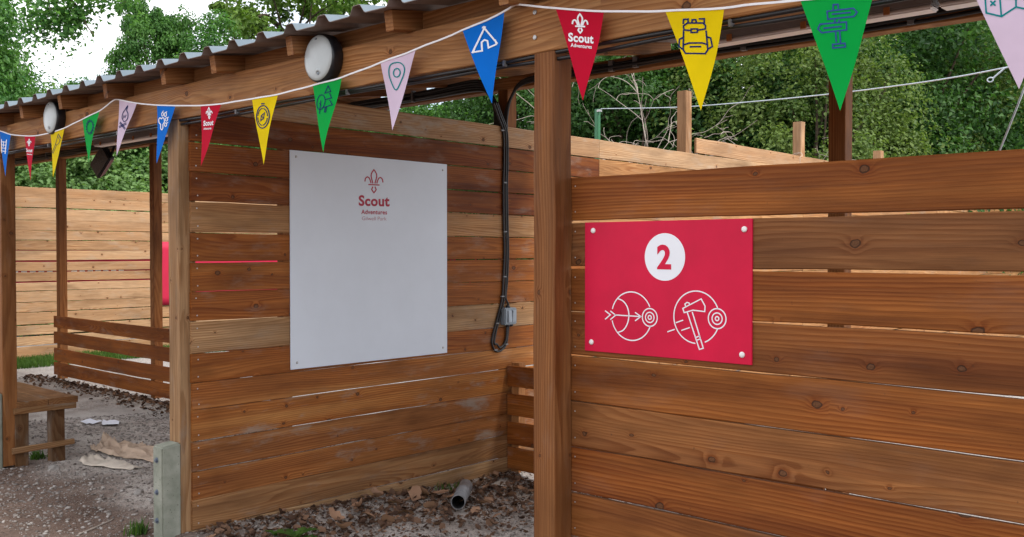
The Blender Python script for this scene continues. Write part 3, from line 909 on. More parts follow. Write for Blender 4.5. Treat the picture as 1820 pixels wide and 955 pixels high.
# blue with white rails
z = zf(0, 225, 0.0995)
pr = Print(pp, 1.28); pr.line(z((35, 235), (45, 470)), 1.1); pr.line(z((120, 240), (105, 485)), 1.1)
for y in (275, 330, 385, 440): pr.line(z((38, y), (118, y + 6)), 0.9)
pr.line(z((75, 270), (75, 360)), 0.9)
pr.build('print', M_WPRINT, pens[0])
def scout_print(pen, ec, es, ew, sc_, ad, esy=1.2, sh=0.0):
    pr = Print(pp, 1.28); pr.emblem(ec, es, ew, esy, sh); pr.build('emblem', M_WPRINT, pen)
    pr = Print(pp, 1.28); pr.text('Scout', *sc_, 0.035); pr.text('Adventures', *ad, 0.022); pr.build('lettering', M_WPRINT, pen)
scout_print(pens[1], (52, 253.5), 7.2, 0.75, (47, 270, (11.2, 0.6), (0, -5.8)), (48.5, 275.5, (9.5, .3), (0, -2.4)), 1.5)
scout_print(pens[6], (373.2, 201.5), 11.5, 1.2, (360.5, 223.8, (19.5, -1.5), (1, -9)), (360.5, 230.8, (15.5, -0.9), (.5, -3.9)), 1.45, -0.05)
scout_print(pens[11], (1029.6, 41.5), 26, 2.1, (1010, 73.0, (42.5, 3.4), (-0.3, -15.0)), (1014.4, 83.2, (35.2, 3.0), (-.2, -6.6)), 1.1, 0.03)
# yellow with an axe
z = zf(0, 225, 0.0995)
pr = Print(pp, 1.28); pr.line(z((925, 455), (940, 480), (1010, 330), (985, 320), (925, 455)), 0.55)
pr.line(z((985, 320), (1050, 135), (1100, 215)), 0.6); pr.line(z((1015, 330), (1050, 305), (1080, 240)), 0.6); pr.line(z((1030, 170), (1075, 250)), 0.6); pr.line(z((1060, 150), (1085, 215)), 0.6)
pr.build('print', M_NAVY, pens[2])
# green wreath
z = zf(140, 175, 0.1257)
pr = Print(pp, 1.28); pr.ellipse(z((168, 408))[0], 5.4, 10.4, 1.0, rot=6)
for k in range(14):
    a = k / 14 * 2 * math.pi
    c = z((168, 408))[0]
    pr.line([(c[0] + 5.8 * math.cos(a), c[1] + 11 * math.sin(a)), (c[0] + 7.2 * math.cos(a + .15), c[1] + 13.2 * math.sin(a + .15))], 1.0)
pr.build('print', M_NAVY, pens[3])
# campfire
pr = Print(pp, 1.28)
pr.line(z((640, 330), (612, 280), (620, 215), (650, 170), (690, 108), (678, 170), (695, 215), (690, 290), (650, 335)), 1.1, curve=True)
pr.line(z((628, 285), (640, 240), (655, 275), (670, 235)), 0.9)
pr.line(z((572, 398), (672, 348)), 1.0); pr.line(z((576, 415), (676, 365)), 1.0); pr.line(z((585, 335), (665, 425)), 1.0); pr.line(z((578, 350), (655, 437)), 1.0)
pr.build('print', M_NAVY, pens[4])
# paw
pr = Print(pp, 1.28)
pr.line(z((1165, 290), (1140, 275), (1122, 305), (1128, 345), (1150, 370), (1150, 420), (1168, 445), (1185, 420), (1188, 370), (1210, 335), (1205, 285), (1180, 275)), 1.3, True, True)
for c, rx, ry in (((1185, 225), 1.7, 3.2), ((1228, 230), 2.0, 3.6), ((1243, 298), 2.0, 3.0), ((1228, 372), 2.0, 3.2)):
    pr.ellipse(z(c)[0], rx, ry, 1.1, rot=8, n=24)
for a in (((1185, 195), (1200, 180)), ((1235, 200), (1250, 190)), ((1258, 275), (1272, 265)), ((1245, 352), (1262, 342))): pr.line(z(*a), 1.0)
pr.build('print', M_WPRINT, pens[5])
# compass
z = zf(350, 160, 0.10475)
pr = Print(pp, 1.28)
pr.ellipse(z((1135, 460))[0], 11.6, 20, 1.5, rot=3)
for a in (8, 98, 188, 278): pr.ellipse(z((1133, 460))[0], 8.7, 15, 1.2, a, a + 74, rot=3, n=16)
pr.line(z((1115, 238), (1158, 236)), 1.7)
pr.line(z((1100, 525), (1115, 440), (1168, 392), (1150, 490)), 1.3, True); pr.line(z((1118, 440), (1150, 490)), 1.0)
pr.build('print', M_NAVY, pens[7])
# trees
z = zf(545, 130, 0.0837)
pr = Print(pp, 1.28)
pr.ellipse(z((305, 620))[0], 7.3, 13.2, 1.25, rot=8)
pr.line(z((305, 590), (285, 860)), 1.3); pr.line(z((280, 645), (312, 680)), 1.2)
pr.line(z((450, 270), (385, 430), (500, 388)), 1.3, True)
pr.line(z((480, 430), (520, 530), (400, 562)), 1.3); pr.line(z((485, 575), (540, 675), (335, 742)), 1.3)
pr.line(z((405, 725), (390, 830), (418, 832), (430, 718)), 1.2)
pr.build('print', M_NAVY, pens[8])
# map pin
z = zf(480, 0, 0.19894)
pr = Print(pp, 1.28)
pr.line(z((1128, 806), (1085, 720), (1072, 650), (1085, 590), (1120, 565), (1165, 563), (1198, 590), (1203, 640), (1180, 710)), 1.6, True, True)
pr.ellipse(z((1140, 653))[0], 5.4, 7.6, 1.6, rot=10)
pr.build('print', M_TEAL, pens[9])
# tent
z = zf(700, 0, 0.34568)
pr = Print(pp, 1.28)
pr.line(z((410, 272), (463, 138)), 2.4); pr.line(z((455, 138), (528, 222)), 2.4); pr.line(z((452, 142), (466, 150)), 2.0)
pr.line(z((420, 245), (414, 270), (455, 262), (450, 218), (463, 205), (478, 210), (485, 246), (524, 228), (518, 206)), 2.2)
pr.build('print', M_WPRINT, pens[10])
# rucksack
z = zf(1060, 0, 0.34542)
pr = Print(pp, 1.28); W = 2.2
pr.line(z((450, 160), (446, 255), (458, 275), (555, 275), (567, 255), (561, 160)), W)
pr.line(z((452, 155), (450, 135), (470, 120), (545, 118), (558, 130), (558, 148)), W)
pr.line(z((451, 155), (488, 158)), W); pr.line(z((518, 156), (558, 148)), W)
pr.line(z((488, 150), (518, 149), (518, 166), (488, 168)), W, True)
pr.line(z((450, 122), (452, 102), (475, 100), (474, 118)), W); pr.line(z((530, 98), (554, 97), (553, 118)), W); pr.line(z((493, 116), (495, 103), (512, 102), (514, 115)), W)
pr.line(z((444, 195), (427, 203), (424, 240), (440, 252)), W); pr.line(z((566, 190), (582, 194), (590, 238), (570, 250)), W)
pr.line(z((448, 232), (475, 222), (540, 220), (565, 228)), W); pr.line(z((482, 241), (532, 239)), W)
pr.build('print', M_NAVY, pens[12])
# signpost
z = zf(1240, 0, 0.199)
pr = Print(pp, 1.28); W = 2.2
pr.line(z((1170, 108), (1395, 78), (1428, 112), (1400, 150), (1175, 178)), W, True); pr.line(z((1215, 133), (1368, 115)), W)
pr.line(z((1222, 98), (1224, 48), (1265, 46), (1266, 78)), W)
pr.line(z((1335, 200), (1105, 222), (1083, 262), (1115, 297), (1335, 270)), W, True); pr.line(z((1138, 258), (1290, 240)), W)
pr.line(z((1235, 180), (1235, 205)), W); pr.line(z((1272, 188), (1272, 202)), W)
pr.line(z((1240, 290), (1243, 375)), W); pr.line(z((1276, 285), (1280, 382)), W)
pr.line(z((1210, 400), (1318, 388), (1320, 420), (1212, 432)), W, True)
pr.build('print', plain('blue_print', (0.01, 0.06, 0.24), 0.6, 0.3, var=0.03), pens[13])
# map
z = zf(1520, 0, 0.19894)
pr = Print(pp, 1.28); W = 2.4
pr.line(z((1165, -60), (1180, 122), (1318, 156), (1448, 70), (1560, 95), (1560, -60), (1440, -130), (1300, -40)), W, True)
pr.line(z((1300, -40), (1318, 156)), W); pr.line(z((1440, -130), (1448, 70)), W)
pr.line(z((1222, 20), (1260, 55)), W); pr.line(z((1222, 55), (1260, 18)), W)
pr.build('print', M_TEAL, pens[14])

# ------------------------------------------------------------------ lamps
def bulkhead(px, py, label):
    c = on_y(px, py, YF - 0.06)
    x, z = c.x, c.z
    t = thing('bulkhead_lamp', (x, YF, z), label, 'wall lamp', 'round lamps on the front beam')
    M = Matrix.Translation((x, YF, z)) @ Matrix.Rotation(R(90), 4, 'X')
    MB().lathe([(0.105, 0.001), (0.1085, 0.006), (0.1085, 0.048), (0.106, 0.055), (0.1015, 0.058)], 56, M).build('housing', M_BLACK, t, True)
    ln = MB().lathe([(0.102, 0.054), (0.0995, 0.061), (0.088, 0.066), (0.055, 0.070), (0.025, 0.0715), (0.004, 0.072)], 56, M).build('lens', M_LENS, t, True)
    Ms = Matrix.Translation((x + 0.012, YF - 0.060, z - 0.070)) @ Matrix.Rotation(R(112), 4, 'X')
    MB().lathe([(0.026, -0.008), (0.022, 0.006), (0.013, 0.010), (0.011, 0.004)], 24, Ms).build('sensor', M_LENS, ln, True)
    MB().lathe([(0.011, 0.0035), (0.008, 0.009), (0.003, 0.011)], 20, Ms).build('sensor_eye', M_GREYPL, ln, True)
    MB().box((x - 0.004, YF - 0.069, z + 0.083), (0.012, 0.004, 0.006)).build('screw', M_GREYPL, t)
    return t
bulkhead(565, 103, 'larger looking round white lamp with black rim above the green tree pennant')
bulkhead(88.5, 209, 'round white lamp far left on the beam near the yellow axe pennant')

def batten(x0, x1, label):
    y, z0, z1, dy = 4.55, 2.715, 2.783, 0.105
    t = thing('batten_lamp', ((x0 + x1) / 2, y + dy / 2, z0), label, 'strip light', 'strip lights under the roof')
    link('housing', panel_mesh(((x0 + x1) / 2, y + dy / 2, (z0 + z1) / 2 + 0.008), x1 - x0, dy, z1 - z0 - 0.016, 0.006), M_BATTEN, t)
    link('diffuser', panel_mesh(((x0 + x1) / 2, y + dy / 2, z0 + 0.006), x1 - x0 - 0.01, dy - 0.008, 0.022, 0.008), M_DIFF, t)
    n = max(2, int((x1 - x0) / 0.33))
    for k in range(n):
        x = x0 + (x1 - x0) * (k + 0.5) / n
        MB().box((x, y - 0.004, z0 + 0.016), (0.028, 0.008, 0.036)).build('clip', M_ORANGE, t)
    for k in (0.2, 0.8):
        x = x0 + (x1 - x0) * k
        MB().box((x, y + dy / 2, z1 + 0.004), (0.03, 0.05, 0.012)).build('bracket', M_BATTEN, t)
a = on_y(1236, 80, 4.55).x
batten(a, a + 1.25, 'grey strip light under the roof between the yellow rucksack and green signpost pennants')
batten(a + 1.27, a + 2.52, 'grey strip light under the roof right of the green signpost pennant')
a = on_y(165, 255, 4.55).x
batten(a, a + 2.2, 'grey strip light under the roof at far left behind the campfire pennant')

def floodlight():
    c = on_y(184, 287, 5.05)
    t = thing('floodlight', c, 'black floodlight hanging from the rear beam at left', 'floodlight')
    rot = Matrix.Rotation(R(-34), 4, 'Y') @ Matrix.Rotation(R(12), 4, 'X')
    bm = bmesh.new(); bmesh.ops.create_cube(bm, size=1)
    for v in bm.verts:
        f_ = v.co.y < 0
        v.co = Vector((v.co.x * (0.40 if f_ else 0.29), v.co.y * 0.10, v.co.z * (0.23 if f_ else 0.16)))
    bmesh.ops.bevel(bm, geom=bm.edges[:], offset=0.012, segments=2, affect='EDGES')
    me = bpy.data.meshes.new('housing'); bm.to_mesh(me); bm.free()
    me.transform(Matrix.Translation(c) @ rot)
    link('housing', me, M_BLACK, t)
    g = panel_mesh((0, -0.053, 0), 0.35, 0.008, 0.185, 0.003); g.transform(Matrix.Translation(c) @ rot)
    link('glass', g, plain('lamp_glass', (0.015, 0.017, 0.02), 0.25, 0.4), t)
    mb = MB()
    mb.tube([(c.x - 0.2, 5.15, 2.86), (c.x - 0.13, 5.05, c.z)], 0.016, 6); mb.tube([(c.x + 0.10, 5.15, 2.86), (c.x + 0.16, 5.05, c.z + 0.02)], 0.016, 6)
    mb.tube([(c.x - 0.2, 5.18, 2.86), (c.x + 0.1, 5.18, 2.86)], 0.016, 6)
    mb.build('bracket', M_GREYPL if False else M_BLACK, t)
floodlight()

# ------------------------------------------------------------------ cables
def cable(name, paths, r, label, clips=(), mat=M_CABLE):
    o = thing(name, paths[0][0], label, 'cable')
    for p in paths:
        MB().tube(smooth_path(p, 6), r, 7).build('strand', mat, o, True)
    for c, s in clips:
        MB().box(c, s).build('clip', M_CLIP, o)
    return o
def wob(x, a): return a * mnoise.noise(Vector((x * 2.3, a * 99, 0)))
xs = np.arange(-14.5, 1.5, 0.4)
cable('beam_cable', [[(x, YF + 0.012 + 0.0, 2.310 + wob(x, 0.012)) for x in xs], [(x, YF + 0.02, 2.297 + wob(x + 7, 0.014)) for x in xs]], 0.0075,
      'thin black cable clipped under the front beam', [((x, YF + 0.01, 2.303), (0.009, 0.024, 0.022)) for x in (-6.6, -5.6, -4.3, -3.4, -2.45, -1.5)])
# the thick bundle along the rear beam
paths = []
for k in range(5):
    paths.append([(x, 5.285 - 0.012 * (k % 2), 2.835 + 0.015 * k + wob(x + 3 * k, 0.014)) for x in np.arange(-14.5, -5.3, 0.4)] + [(-5.15, 5.26, 2.83 + 0.018 * k), (-5.02, 5.26, 2.77 + 0.006 * k), (-4.97 + 0.012 * k, 5.262, 2.65), (-4.97 + 0.014 * k, 5.265, 2.5)])
cable('cable_bundle', paths, 0.0125, 'thick bundle of black cables along the rear beam left of the switch',
      [((x, 5.275, 2.865), (0.02, 0.04, 0.09)) for x in (-13.2, -11.5, -9.6, -8.2, -6.9, -5.9)])
paths = []
for k in range(3):
    paths.append([(x, 5.285 - 0.012 * (k % 2), 2.835 + 0.018 * k + wob(x + 3 * k + 50, 0.018)) for x in np.arange(1.4, -4.5, -0.4)] + [(-4.66, 5.262, 2.83 + 0.012 * k), (-4.80, 5.26, 2.74), (-4.845 - 0.012 * k, 5.26, 2.6), (-4.85 - 0.012 * k, 5.262, 2.50)])
cable('cable_bundle', paths, 0.0115, 'black cables along the rear beam right of the switch drop',
      [((x, 5.285, 2.855), (0.035, 0.03, 0.07)) for x in (-3.9, -3.7, -2.9, -1.9, -0.9)])
# drop to the switch
XC = -4.838
dp = [(878, 182), (886, 205), (896, 236), (897, 290), (896, 330), (897, 400), (898, 450), (896, 500), (894, 530), (887, 560), (879, 590), (876, 610), (882, 624), (892, 623), (901, 612), (904, 595), (905, 578)]
A1 = [on_x(x - 1.5, y, XC) for x, y in dp]
A2 = [on_x(x + 2.5, y, XC + 0.004) for x, y in dp[:-5]] + [on_x(883, 612, XC + .004), on_x(888, 618, XC + .004), on_x(895, 613, XC + .004), on_x(900, 600, XC + .004), on_x(901, 578, XC + .004)]
A3 = [on_x(x + 5.5, y, XC) for x, y in dp[:8]] + [on_x(899, 528, XC), on_x(903, 540, XC), on_x(904, 550, XC)]
cable('switch_cable', [A1, A2, A3], 0.0078, 'black cable looping down the board wall to the grey switch',
      [(on_x(x, y, XC + 0.006), (0.012, 0.03, 0.009)) for x, y in ((893, 232), (897.5, 325), (898, 412), (897, 492), (893, 527), (884, 575), (900, 612), (881, 622))])
sw = thing('light_switch', (-4.83, 5.30, 1.107), 'grey weatherproof double switch on the board wall', 'switch')
cz = on_x(904, 562, -4.82)
link('box', panel_mesh((-4.822, cz.y, cz.z), 0.055, 0.135, 0.125, 0.008), M_GREYPL, sw)
for k in (-1, 1):
    g = panel_mesh((0, 0, 0), 0.014, 0.042, 0.088, 0.004); g.transform(Matrix.Translation((-4.792, cz.y + 0.0225 * k + 0.006, cz.z)) @ Matrix.Rotation(R(4 * k), 4, 'Y'))
    link('rocker', g, M_SWITCH, sw)
for (dy_, s_) in ((0.0, 1), (0.0, -1), (0.035, -1)):
    MB().lathe([(0.016, 0), (0.016, 0.014), (0.011, 0.02)], 12, Matrix.Translation((-4.826, cz.y + dy_, cz.z + s_ * 0.060)) @ (Matrix.Rotation(R(180), 4, 'X') if s_ < 0 else Matrix.Identity(4))).build('gland', M_BLACK, sw, True)

# ------------------------------------------------------------------ bench
bench = thing('wooden_bench', (-8.2, 2.95, 0), 'low wooden bench beside the far left post', 'bench')
for k, (y0, y1) in enumerate(((2.735, 2.945), (2.952, 3.17))):
    timber('plank', (-9.3, (y0 + y1) / 2, 0.462), (-7.40, (y0 + y1) / 2, 0.462), 0.045, y1 - y0, M_WOOD, bench, tone=0.36, wear=1.3, bow=0.001, tan=0.7)
for x in (-7.475, -9.15):
    for y in (2.77, 3.035):
        timber('leg', (x, y, -0.1), (x, y, 0.395), 0.095, 0.095, M_POST, bench, up=(1, 0, 0), tone=0.1, wear=0.9, tan=0.9)
    timber('apron', (x + 0.064, 2.71, 0.417), (x + 0.064, 3.155, 0.417), 0.043, 0.032, M_BEAM, bench, tone=0.3, wear=0.9, tan=0.8)
    timber('stretcher', (x + 0.064, 2.70, 0.128), (x + 0.064, 3.14, 0.14), 0.042, 0.032, M_PALE, bench, tone=0.3, wear=0.8, tan=0.6)

# ------------------------------------------------------------------ things lying on the ground
def sheet(name, label, cat, corner, du, dv, nu, nv, height, mat, seed, folds=3.0):
    rs = random.Random(seed)
    V, Fs = [], []
    for j in range(nv + 1):
        for i in range(nu + 1):
            u, v = i / nu, j / nv
            wv = 0.55 + 0.45 * math.sin(math.pi * min(1, u * 1.15 + 0.05)) + 0.15 * mnoise.noise(Vector((u * 4, seed, 0)))
            vv = 0.5 + (v - 0.5) * wv
            x = corner[0] + du[0] * u + dv[0] * vv
            y = corner[1] + du[1] * u + dv[1] * vv + 0.04 * mnoise.noise(Vector((u * 3, seed * 1.7, v)))
            wx = u * folds + 0.5 * mnoise.noise(Vector((u * 5, v * 4, seed + 2)))
            wy = v * folds * 0.9 + u * 1.8 + 0.5 * mnoise.noise(Vector((u * 4, v * 5, seed + 9)))
            f = 0
            for o_, (fr, am) in enumerate(((1.3, 0.55), (2.9, 0.4), (6.0, 0.22))):
                f += am * (1 - min(1, 2.2 * abs(mnoise.noise(Vector((wx * fr, wy * fr * 0.6, seed + o_ * 3)))))) ** 2
            e = math.sin(math.pi * v) ** 0.5 if 0 < v < 1 else 0
            z = ground_h(x, y) + 0.006 + height * f * (0.25 + 0.75 * e) * (1.25 - 0.9 * u)
            V.append((x, y, z))
    for j in range(nv):
        for i in range(nu):
            a = j * (nu + 1) + i
            Fs.append((a, a + 1, a + nu + 2, a + nu + 1))
    o = link(name, mesh_of(name, V, Fs), mat, None, True)
    md = o.modifiers.new('thickness', 'SOLIDIFY'); md.thickness = 0.003
    return tag(o, label, cat)
sheet('sacking', 'crumpled tan sacking lying on the gravel right of the bench', 'cloth', (-7.80, 3.33, 0), (0.95, 0.10), (0.05, 0.40), 110, 60, 0.095, M_SACK, 3.3, 2.0)
sheet('cardboard_sheet', 'flat pale torn sheet lying in front of the sacking', 'sheet', (-7.25, 3.06, 0), (0.48, 0.18), (-0.02, 0.20), 24, 12, 0.06, M_CARD, 8.1, 2.0)
def paper():
    c = on_z(182, 752, -0.03)
    mb = MB()
    for dx, dy, r_ in ((-0.12, -0.05, 0.3), (0.10, 0.03, -0.5), (0.0, 0.08, 0.9)):
        n = 5
        V = []
        for j in range(n):
            for i in range(n):
                u, v = i / (n - 1) - .5, j / (n - 1) - .5
                x = c.x + dx + (u * math.cos(r_) - v * math.sin(r_)) * 0.20
                y = c.y + dy + (u * math.sin(r_) + v * math.cos(r_)) * 0.13
                V.append((x, y, ground_h(x, y) + 0.008 + 0.015 * abs(math.sin(u * 4 + r_)) + 0.01 * v))
        mb.add(V, [(j * n + i, j * n + i + 1, (j + 1) * n + i + 1, (j + 1) * n + i) for j in range(n - 1) for i in range(n - 1)])
    return tag(mb.build('paper_scrap', M_PAPER, None, True), 'small white torn paper lying on the gravel', 'paper')
paper()

def rock(name, c, s, label=None, seed=0, mat=M_STONE):
    bm = bmesh.new(); bmesh.ops.create_icosphere(bm, subdivisions=3, radius=1)
    for v in bm.verts:
        d = 1 + 0.35 * mnoise.noise(v.co * 1.3 + Vector((seed, 0, 0))) + 0.12 * mnoise.noise(v.co * 4 + Vector((seed, 3, 0)))
        v.co = Vector((v.co.x * s[0] * d, v.co.y * s[1] * d, v.co.z * s[2] * d)) + Vector(c)
    me = bpy.data.meshes.new(name); bm.to_mesh(me); bm.free()
    o = link(name, me, mat, None, True)
    if label: tag(o, label, 'stone')
    return o
c = on_z(246, 880, 0.0); rock('stone', (c.x, c.y, ground_h(c.x, c.y) + 0.012), (0.036, 0.03, 0.028), 'fist sized grey stone on bare earth left of the concrete spur', 2)
c = on_z(110, 832, 0.0); rock('stone', (c.x - 0.02, c.y - .05, ground_h(c.x, c.y) + 0.005), (0.05, 0.04, 0.03), 'pale stone lying at the foot of the bench leg', 5)

def pipe():
    a, b_ = on_z(812, 893, 0.03), on_z(826, 862, 0.02)
    a = Vector((-4.19, 4.10, ground_h(-4.19, 4.10) + 0.047)); 
    a = on_z(814, 893, 0.03); b_ = on_z(828, 864, 0.0)
    d = (b_ - a).normalized(); L = (b_ - a).length
    t = thing('drain_pipe', a, 'short grey plastic pipe lying among dry leaves', 'pipe')
    n, r0, r1 = 28, 0.046, 0.041
    M = Matrix.Translation(a) @ d.to_track_quat('Z', 'Y').to_matrix().to_4x4()
    def ring(r, h): return [M @ Vector((r * math.cos(2 * math.pi * k / n), r * math.sin(2 * math.pi * k / n), h)) for k in range(n)]
    prof = [(r1, 0.002), (r0, 0), (r0, L * 0.55), (r0 + 0.003, L * 0.56), (r0 + 0.003, L * 0.62), (r0, L * 0.63), (r0, L)]
    V = [p for r_, h in prof for p in ring(r_, h)]
    F = [(i * n + k, i * n + (k + 1) % n, (i + 1) * n + (k + 1) % n, (i + 1) * n + k) for i in range(len(prof) - 1) for k in range(n)]
    link('tube', mesh_of('tube', V, F), M_PIPE, t, True)
    V = ring(r1, 0.002) + ring(r1, L * 0.98); F = [(k, n + k, n + (k + 1) % n, (k + 1) % n) for k in range(n)]
    F.append(tuple(n + k for k in range(n)))
    link('bore', mesh_of('bore', V, F), M_PIPEIN, t, True)
pipe()
# a stick on the bare earth
p0, p1, p2 = on_z(140, 951, 0.0), on_z(170, 938, 0.0), on_z(203, 924, 0.0)
for p in (p0, p1, p2): p.z = ground_h(p.x, p.y) + 0.006
tag(MB().tube(smooth_path([p0, p1, p2], 5), [0.005] * 6 + [0.004] * 5, 6).build('stick', M_TWIG, None, True), 'thin bare stick lying on the earth at bottom left', 'stick')

# ------------------------------------------------------------------ leaf shaped faces in bulk
def leaves_mesh(name, pos, nrm, size, tint, aspect=0.6, fold=0.25, spin=None):
    """one folded kite per leaf"""
    n = len(pos)
    r = rng.normal(size=(n, 3))
    t = np.cross(nrm, r); t /= np.linalg.norm(t, axis=1)[:, None] + 1e-9
    s = np.cross(nrm, t)
    L = size[:, None]
    base = pos - t * L * 0.5
    tip = pos + t * L * 0.5
    mid = pos - t * L * 0.05
    up = nrm * L * fold
    a = mid + s * L * aspect * 0.5 + up
    b = mid - s * L * aspect * 0.5 + up
    V = np.stack([base, a, tip, b], 1).reshape(-1, 3)
    me = bpy.data.meshes.new(name)
    me.vertices.add(4 * n); me.vertices.foreach_set('co', V.ravel())
    idx = np.arange(n) * 4
    loops = np.stack([idx, idx + 1, idx + 2, idx, idx + 2, idx + 3], 1).ravel()
    me.loops.add(6 * n); me.loops.foreach_set('vertex_index', loops.astype(np.int32))
    me.polygons.add(2 * n)
    me.polygons.foreach_set('loop_start', (np.arange(2 * n) * 3).astype(np.int32))
    at = me.attributes.new('tint', 'FLOAT', 'POINT')
    at.data.foreach_set('value', np.repeat(tint, 4).astype(np.float32))
    me.update(); me.validate()
    return me

def crown_mesh(name, rx, ry, rz, n, leaf, seed, clumps=140, clump_r=0.42, hollow=0.55, droop=0.0, flat=0.6):
    g = np.random.default_rng(seed)
    d = g.normal(size=(clumps, 3)); d /= np.linalg.norm(d, axis=1)[:, None]
    rad = hollow + (1 - hollow) * g.random(clumps) ** 0.6
    lob = np.array([1 + 0.42 * mnoise.noise(Vector(tuple(v * 1.7)) + Vector((seed, 0, 0))) + 0.15 * mnoise.noise(Vector(tuple(v * 4.1)) + Vector((0, seed, 0))) for v in d])
    cc = d * (rad * lob)[:, None] * np.array([rx, ry, rz])
    which = g.integers(0, clumps, n)
    cr = clump_r * (0.55 + 0.9 * g.random(clumps))
    dv = g.normal(size=(n, 3)); dv /= np.linalg.norm(dv, axis=1)[:, None]
    off = dv * (g.random(n) ** 0.45)[:, None] * np.array([1.0, 1.0, flat]) * cr[which][:, None]
    rough = np.array([1 + 0.5 * mnoise.noise(Vector((a * 3, b * 3, c * 3 + w * 1.7))) for (a, b, c), w in zip(dv, which)]) if n < 80000 else 1
    off *= np.asarray(rough).reshape(-1, 1) if n < 80000 else 1
    off[:, 2] -= droop * (off[:, 0] ** 2 + off[:, 1] ** 2) / (cr[which] + 1e-6)
    pos = cc[which] + off
    outward = pos / (np.linalg.norm(pos, axis=1)[:, None] + 1e-6)
    nrm = g.normal(size=(n, 3)) * 0.42 + np.array([0, 0, 0.45]) + outward * 0.15 + dv * 0.65
    nrm /= np.linalg.norm(nrm, axis=1)[:, None]
    ct = g.random(clumps)
    tint = np.clip(0.5 * ct[which] + 0.5 * g.random(n) + g.normal(size=n) * 0.08, 0, 1)
    size = leaf * (0.6 + 0.8 * g.random(n))
    return leaves_mesh(name, pos, nrm, size, tint), cc

def trunk_mesh(h, r, cc, seed, zoff):
    rs = random.Random(seed)
    mb = MB()
    top = Vector((rs.uniform(-.3, .3), rs.uniform(-.3, .3), zoff + 0.3))
    path = smooth_path([Vector((0, 0, -0.2)), Vector((rs.uniform(-.1, .1), rs.uniform(-.1, .1), h * 0.4)), top], 6)
    mb.tube(path, [r * (1.15 - 0.65 * i / (len(path) - 1)) for i in range(len(path))], 8)
    for k in rs.sample(range(len(cc)), min(22, len(cc))):
        e = Vector(cc[k]) + Vector((0, 0, zoff))
        st = path[rs.randrange(len(path) // 3, len(path))]
        m = (st + e) / 2 + Vector((rs.uniform(-.2, .2), rs.uniform(-.2, .2), rs.uniform(0, .35)))
        pp_ = smooth_path([st, m, e], 4)
        mb.tube(pp_, [r * 0.32 * (1 - 0.8 * i / (len(pp_) - 1)) for i in range(len(pp_))], 5, False)
    return mesh_of('trunk', mb.v, mb.f)

TREES = {}
def tree_kind(key, mat, rx, ry, rz, n, leaf, seed, zoff, tr, **kw):
    cm, cc = crown_mesh('crown', rx, ry, rz, n, leaf, seed, **kw)
    cm.materials.append(mat)
    tm = trunk_mesh(zoff, tr, cc, seed, zoff); tm.materials.append(M_BARK)
    TREES[key] = (cm, tm, zoff)
def tree(key, name, loc, rot, s, label, cat, group=None, sz=None):
    cm, tm, zoff = TREES[key]
    t = thing(name, loc, label, cat, group)
    sz = sz or s
    t.rotation_euler = (0, 0, rot)
    for nm, me, z_ in (('crown', cm, zoff), ('trunk', tm, 0)):
        o = bpy.data.objects.new(nm, me); COL.objects.link(o)
        o.parent = t
        o.location = (0, 0, z_ * sz); o.scale = (s, s, sz)
    return t
tree_kind('hedge', M_LEAF_DK, 2.2, 2.2, 3.3, 70000, 0.080, 11, 3.4, 0.16, clumps=95, clump_r=0.82, droop=0.35, hollow=0.72)
tree_kind('hedge2', M_LEAF_MD, 2.2, 2.1, 3.2, 70000, 0.085, 23, 3.4, 0.16, clumps=85, clump_r=0.86, droop=0.4, hollow=0.7)
tree_kind('thorn', M_LEAF_OL, 1.8, 1.8, 2.9, 60000, 0.07, 31, 3.3, 0.14, clumps=105, clump_r=0.66, droop=1.0, hollow=0.7, flat=0.5)
tree_kind('ash', M_LEAF_MD, 2.7, 2.7, 3.6, 80000, 0.12, 43, 5.6, 0.22, clumps=240, clump_r=0.52, droop=0.3, hollow=0.5)
tree_kind('oak', M_LEAF_LT, 2.5, 2.5, 2.9, 15000, 0.15, 57, 7.2, 0.18, clumps=130, clump_r=0.42, hollow=0.3)
tree_kind('shrub', M_LEAF_SH, 1.6, 1.6, 2.0, 42000, 0.08, 61, 2.0, 0.07, clumps=110, clump_r=0.5, droop=0.3, hollow=0.62)

def put(key, name, px, depth, rot, s, label, cat, group=None, sz=None):
    p = at_depth(px, depth)
    return tree(key, name, (p.x, p.y, -0.1), rot, s, label, cat, group, sz)
GH = 'trees beyond the board walls'
put('hedge', 'hedgerow_tree', 985, 19.5, 0.3, 1.0, 'dark bushy tree showing between the near post and the rear post', 'tree', GH)
put('hedge', 'hedgerow_tree', 1110, 17.0, 1.9, 0.95, 'dark bushy tree behind the bare dead branches', 'tree', GH)
put('hedge', 'hedgerow_tree', 1290, 17.5, 3.1, 1.05, 'dark bushy tree behind the yellow rucksack pennant', 'tree', GH)
put('thorn', 'thorn_tree', 1440, 15.5, 0.5, 0.92, 'olive leaved drooping tree just left of the green signpost pennant', 'tree', GH)
put('hedge', 'hedgerow_tree', 1560, 18.0, 4.4, 1.1, 'tall dark tree behind the green signpost pennant', 'tree', GH)
put('thorn', 'thorn_tree', 1650, 19.0, 2.4, 1.05, 'olive leaved drooping bush between signpost and map pennants', 'tree', GH)
put('hedge2', 'hedgerow_tree', 1750, 20.0, 1.2, 1.2, 'mid green bushy tree left of the pink map pennant', 'tree', GH)
put('hedge', 'hedgerow_tree', 1890, 22.0, 5.3, 1.35, 'dark bushy tree at the right edge behind the slanting wire', 'tree', GH)
put('ash', 'leafy_tree', 800, 24, 0.7, 0.82, 'light green tree seen over the board wall left of the switch cable', 'tree', GH, 0.62)
put('ash', 'leafy_tree', 690, 27, 2.1, 0.82, 'pale tree low behind the pink map pin pennant', 'tree', GH, 0.6)
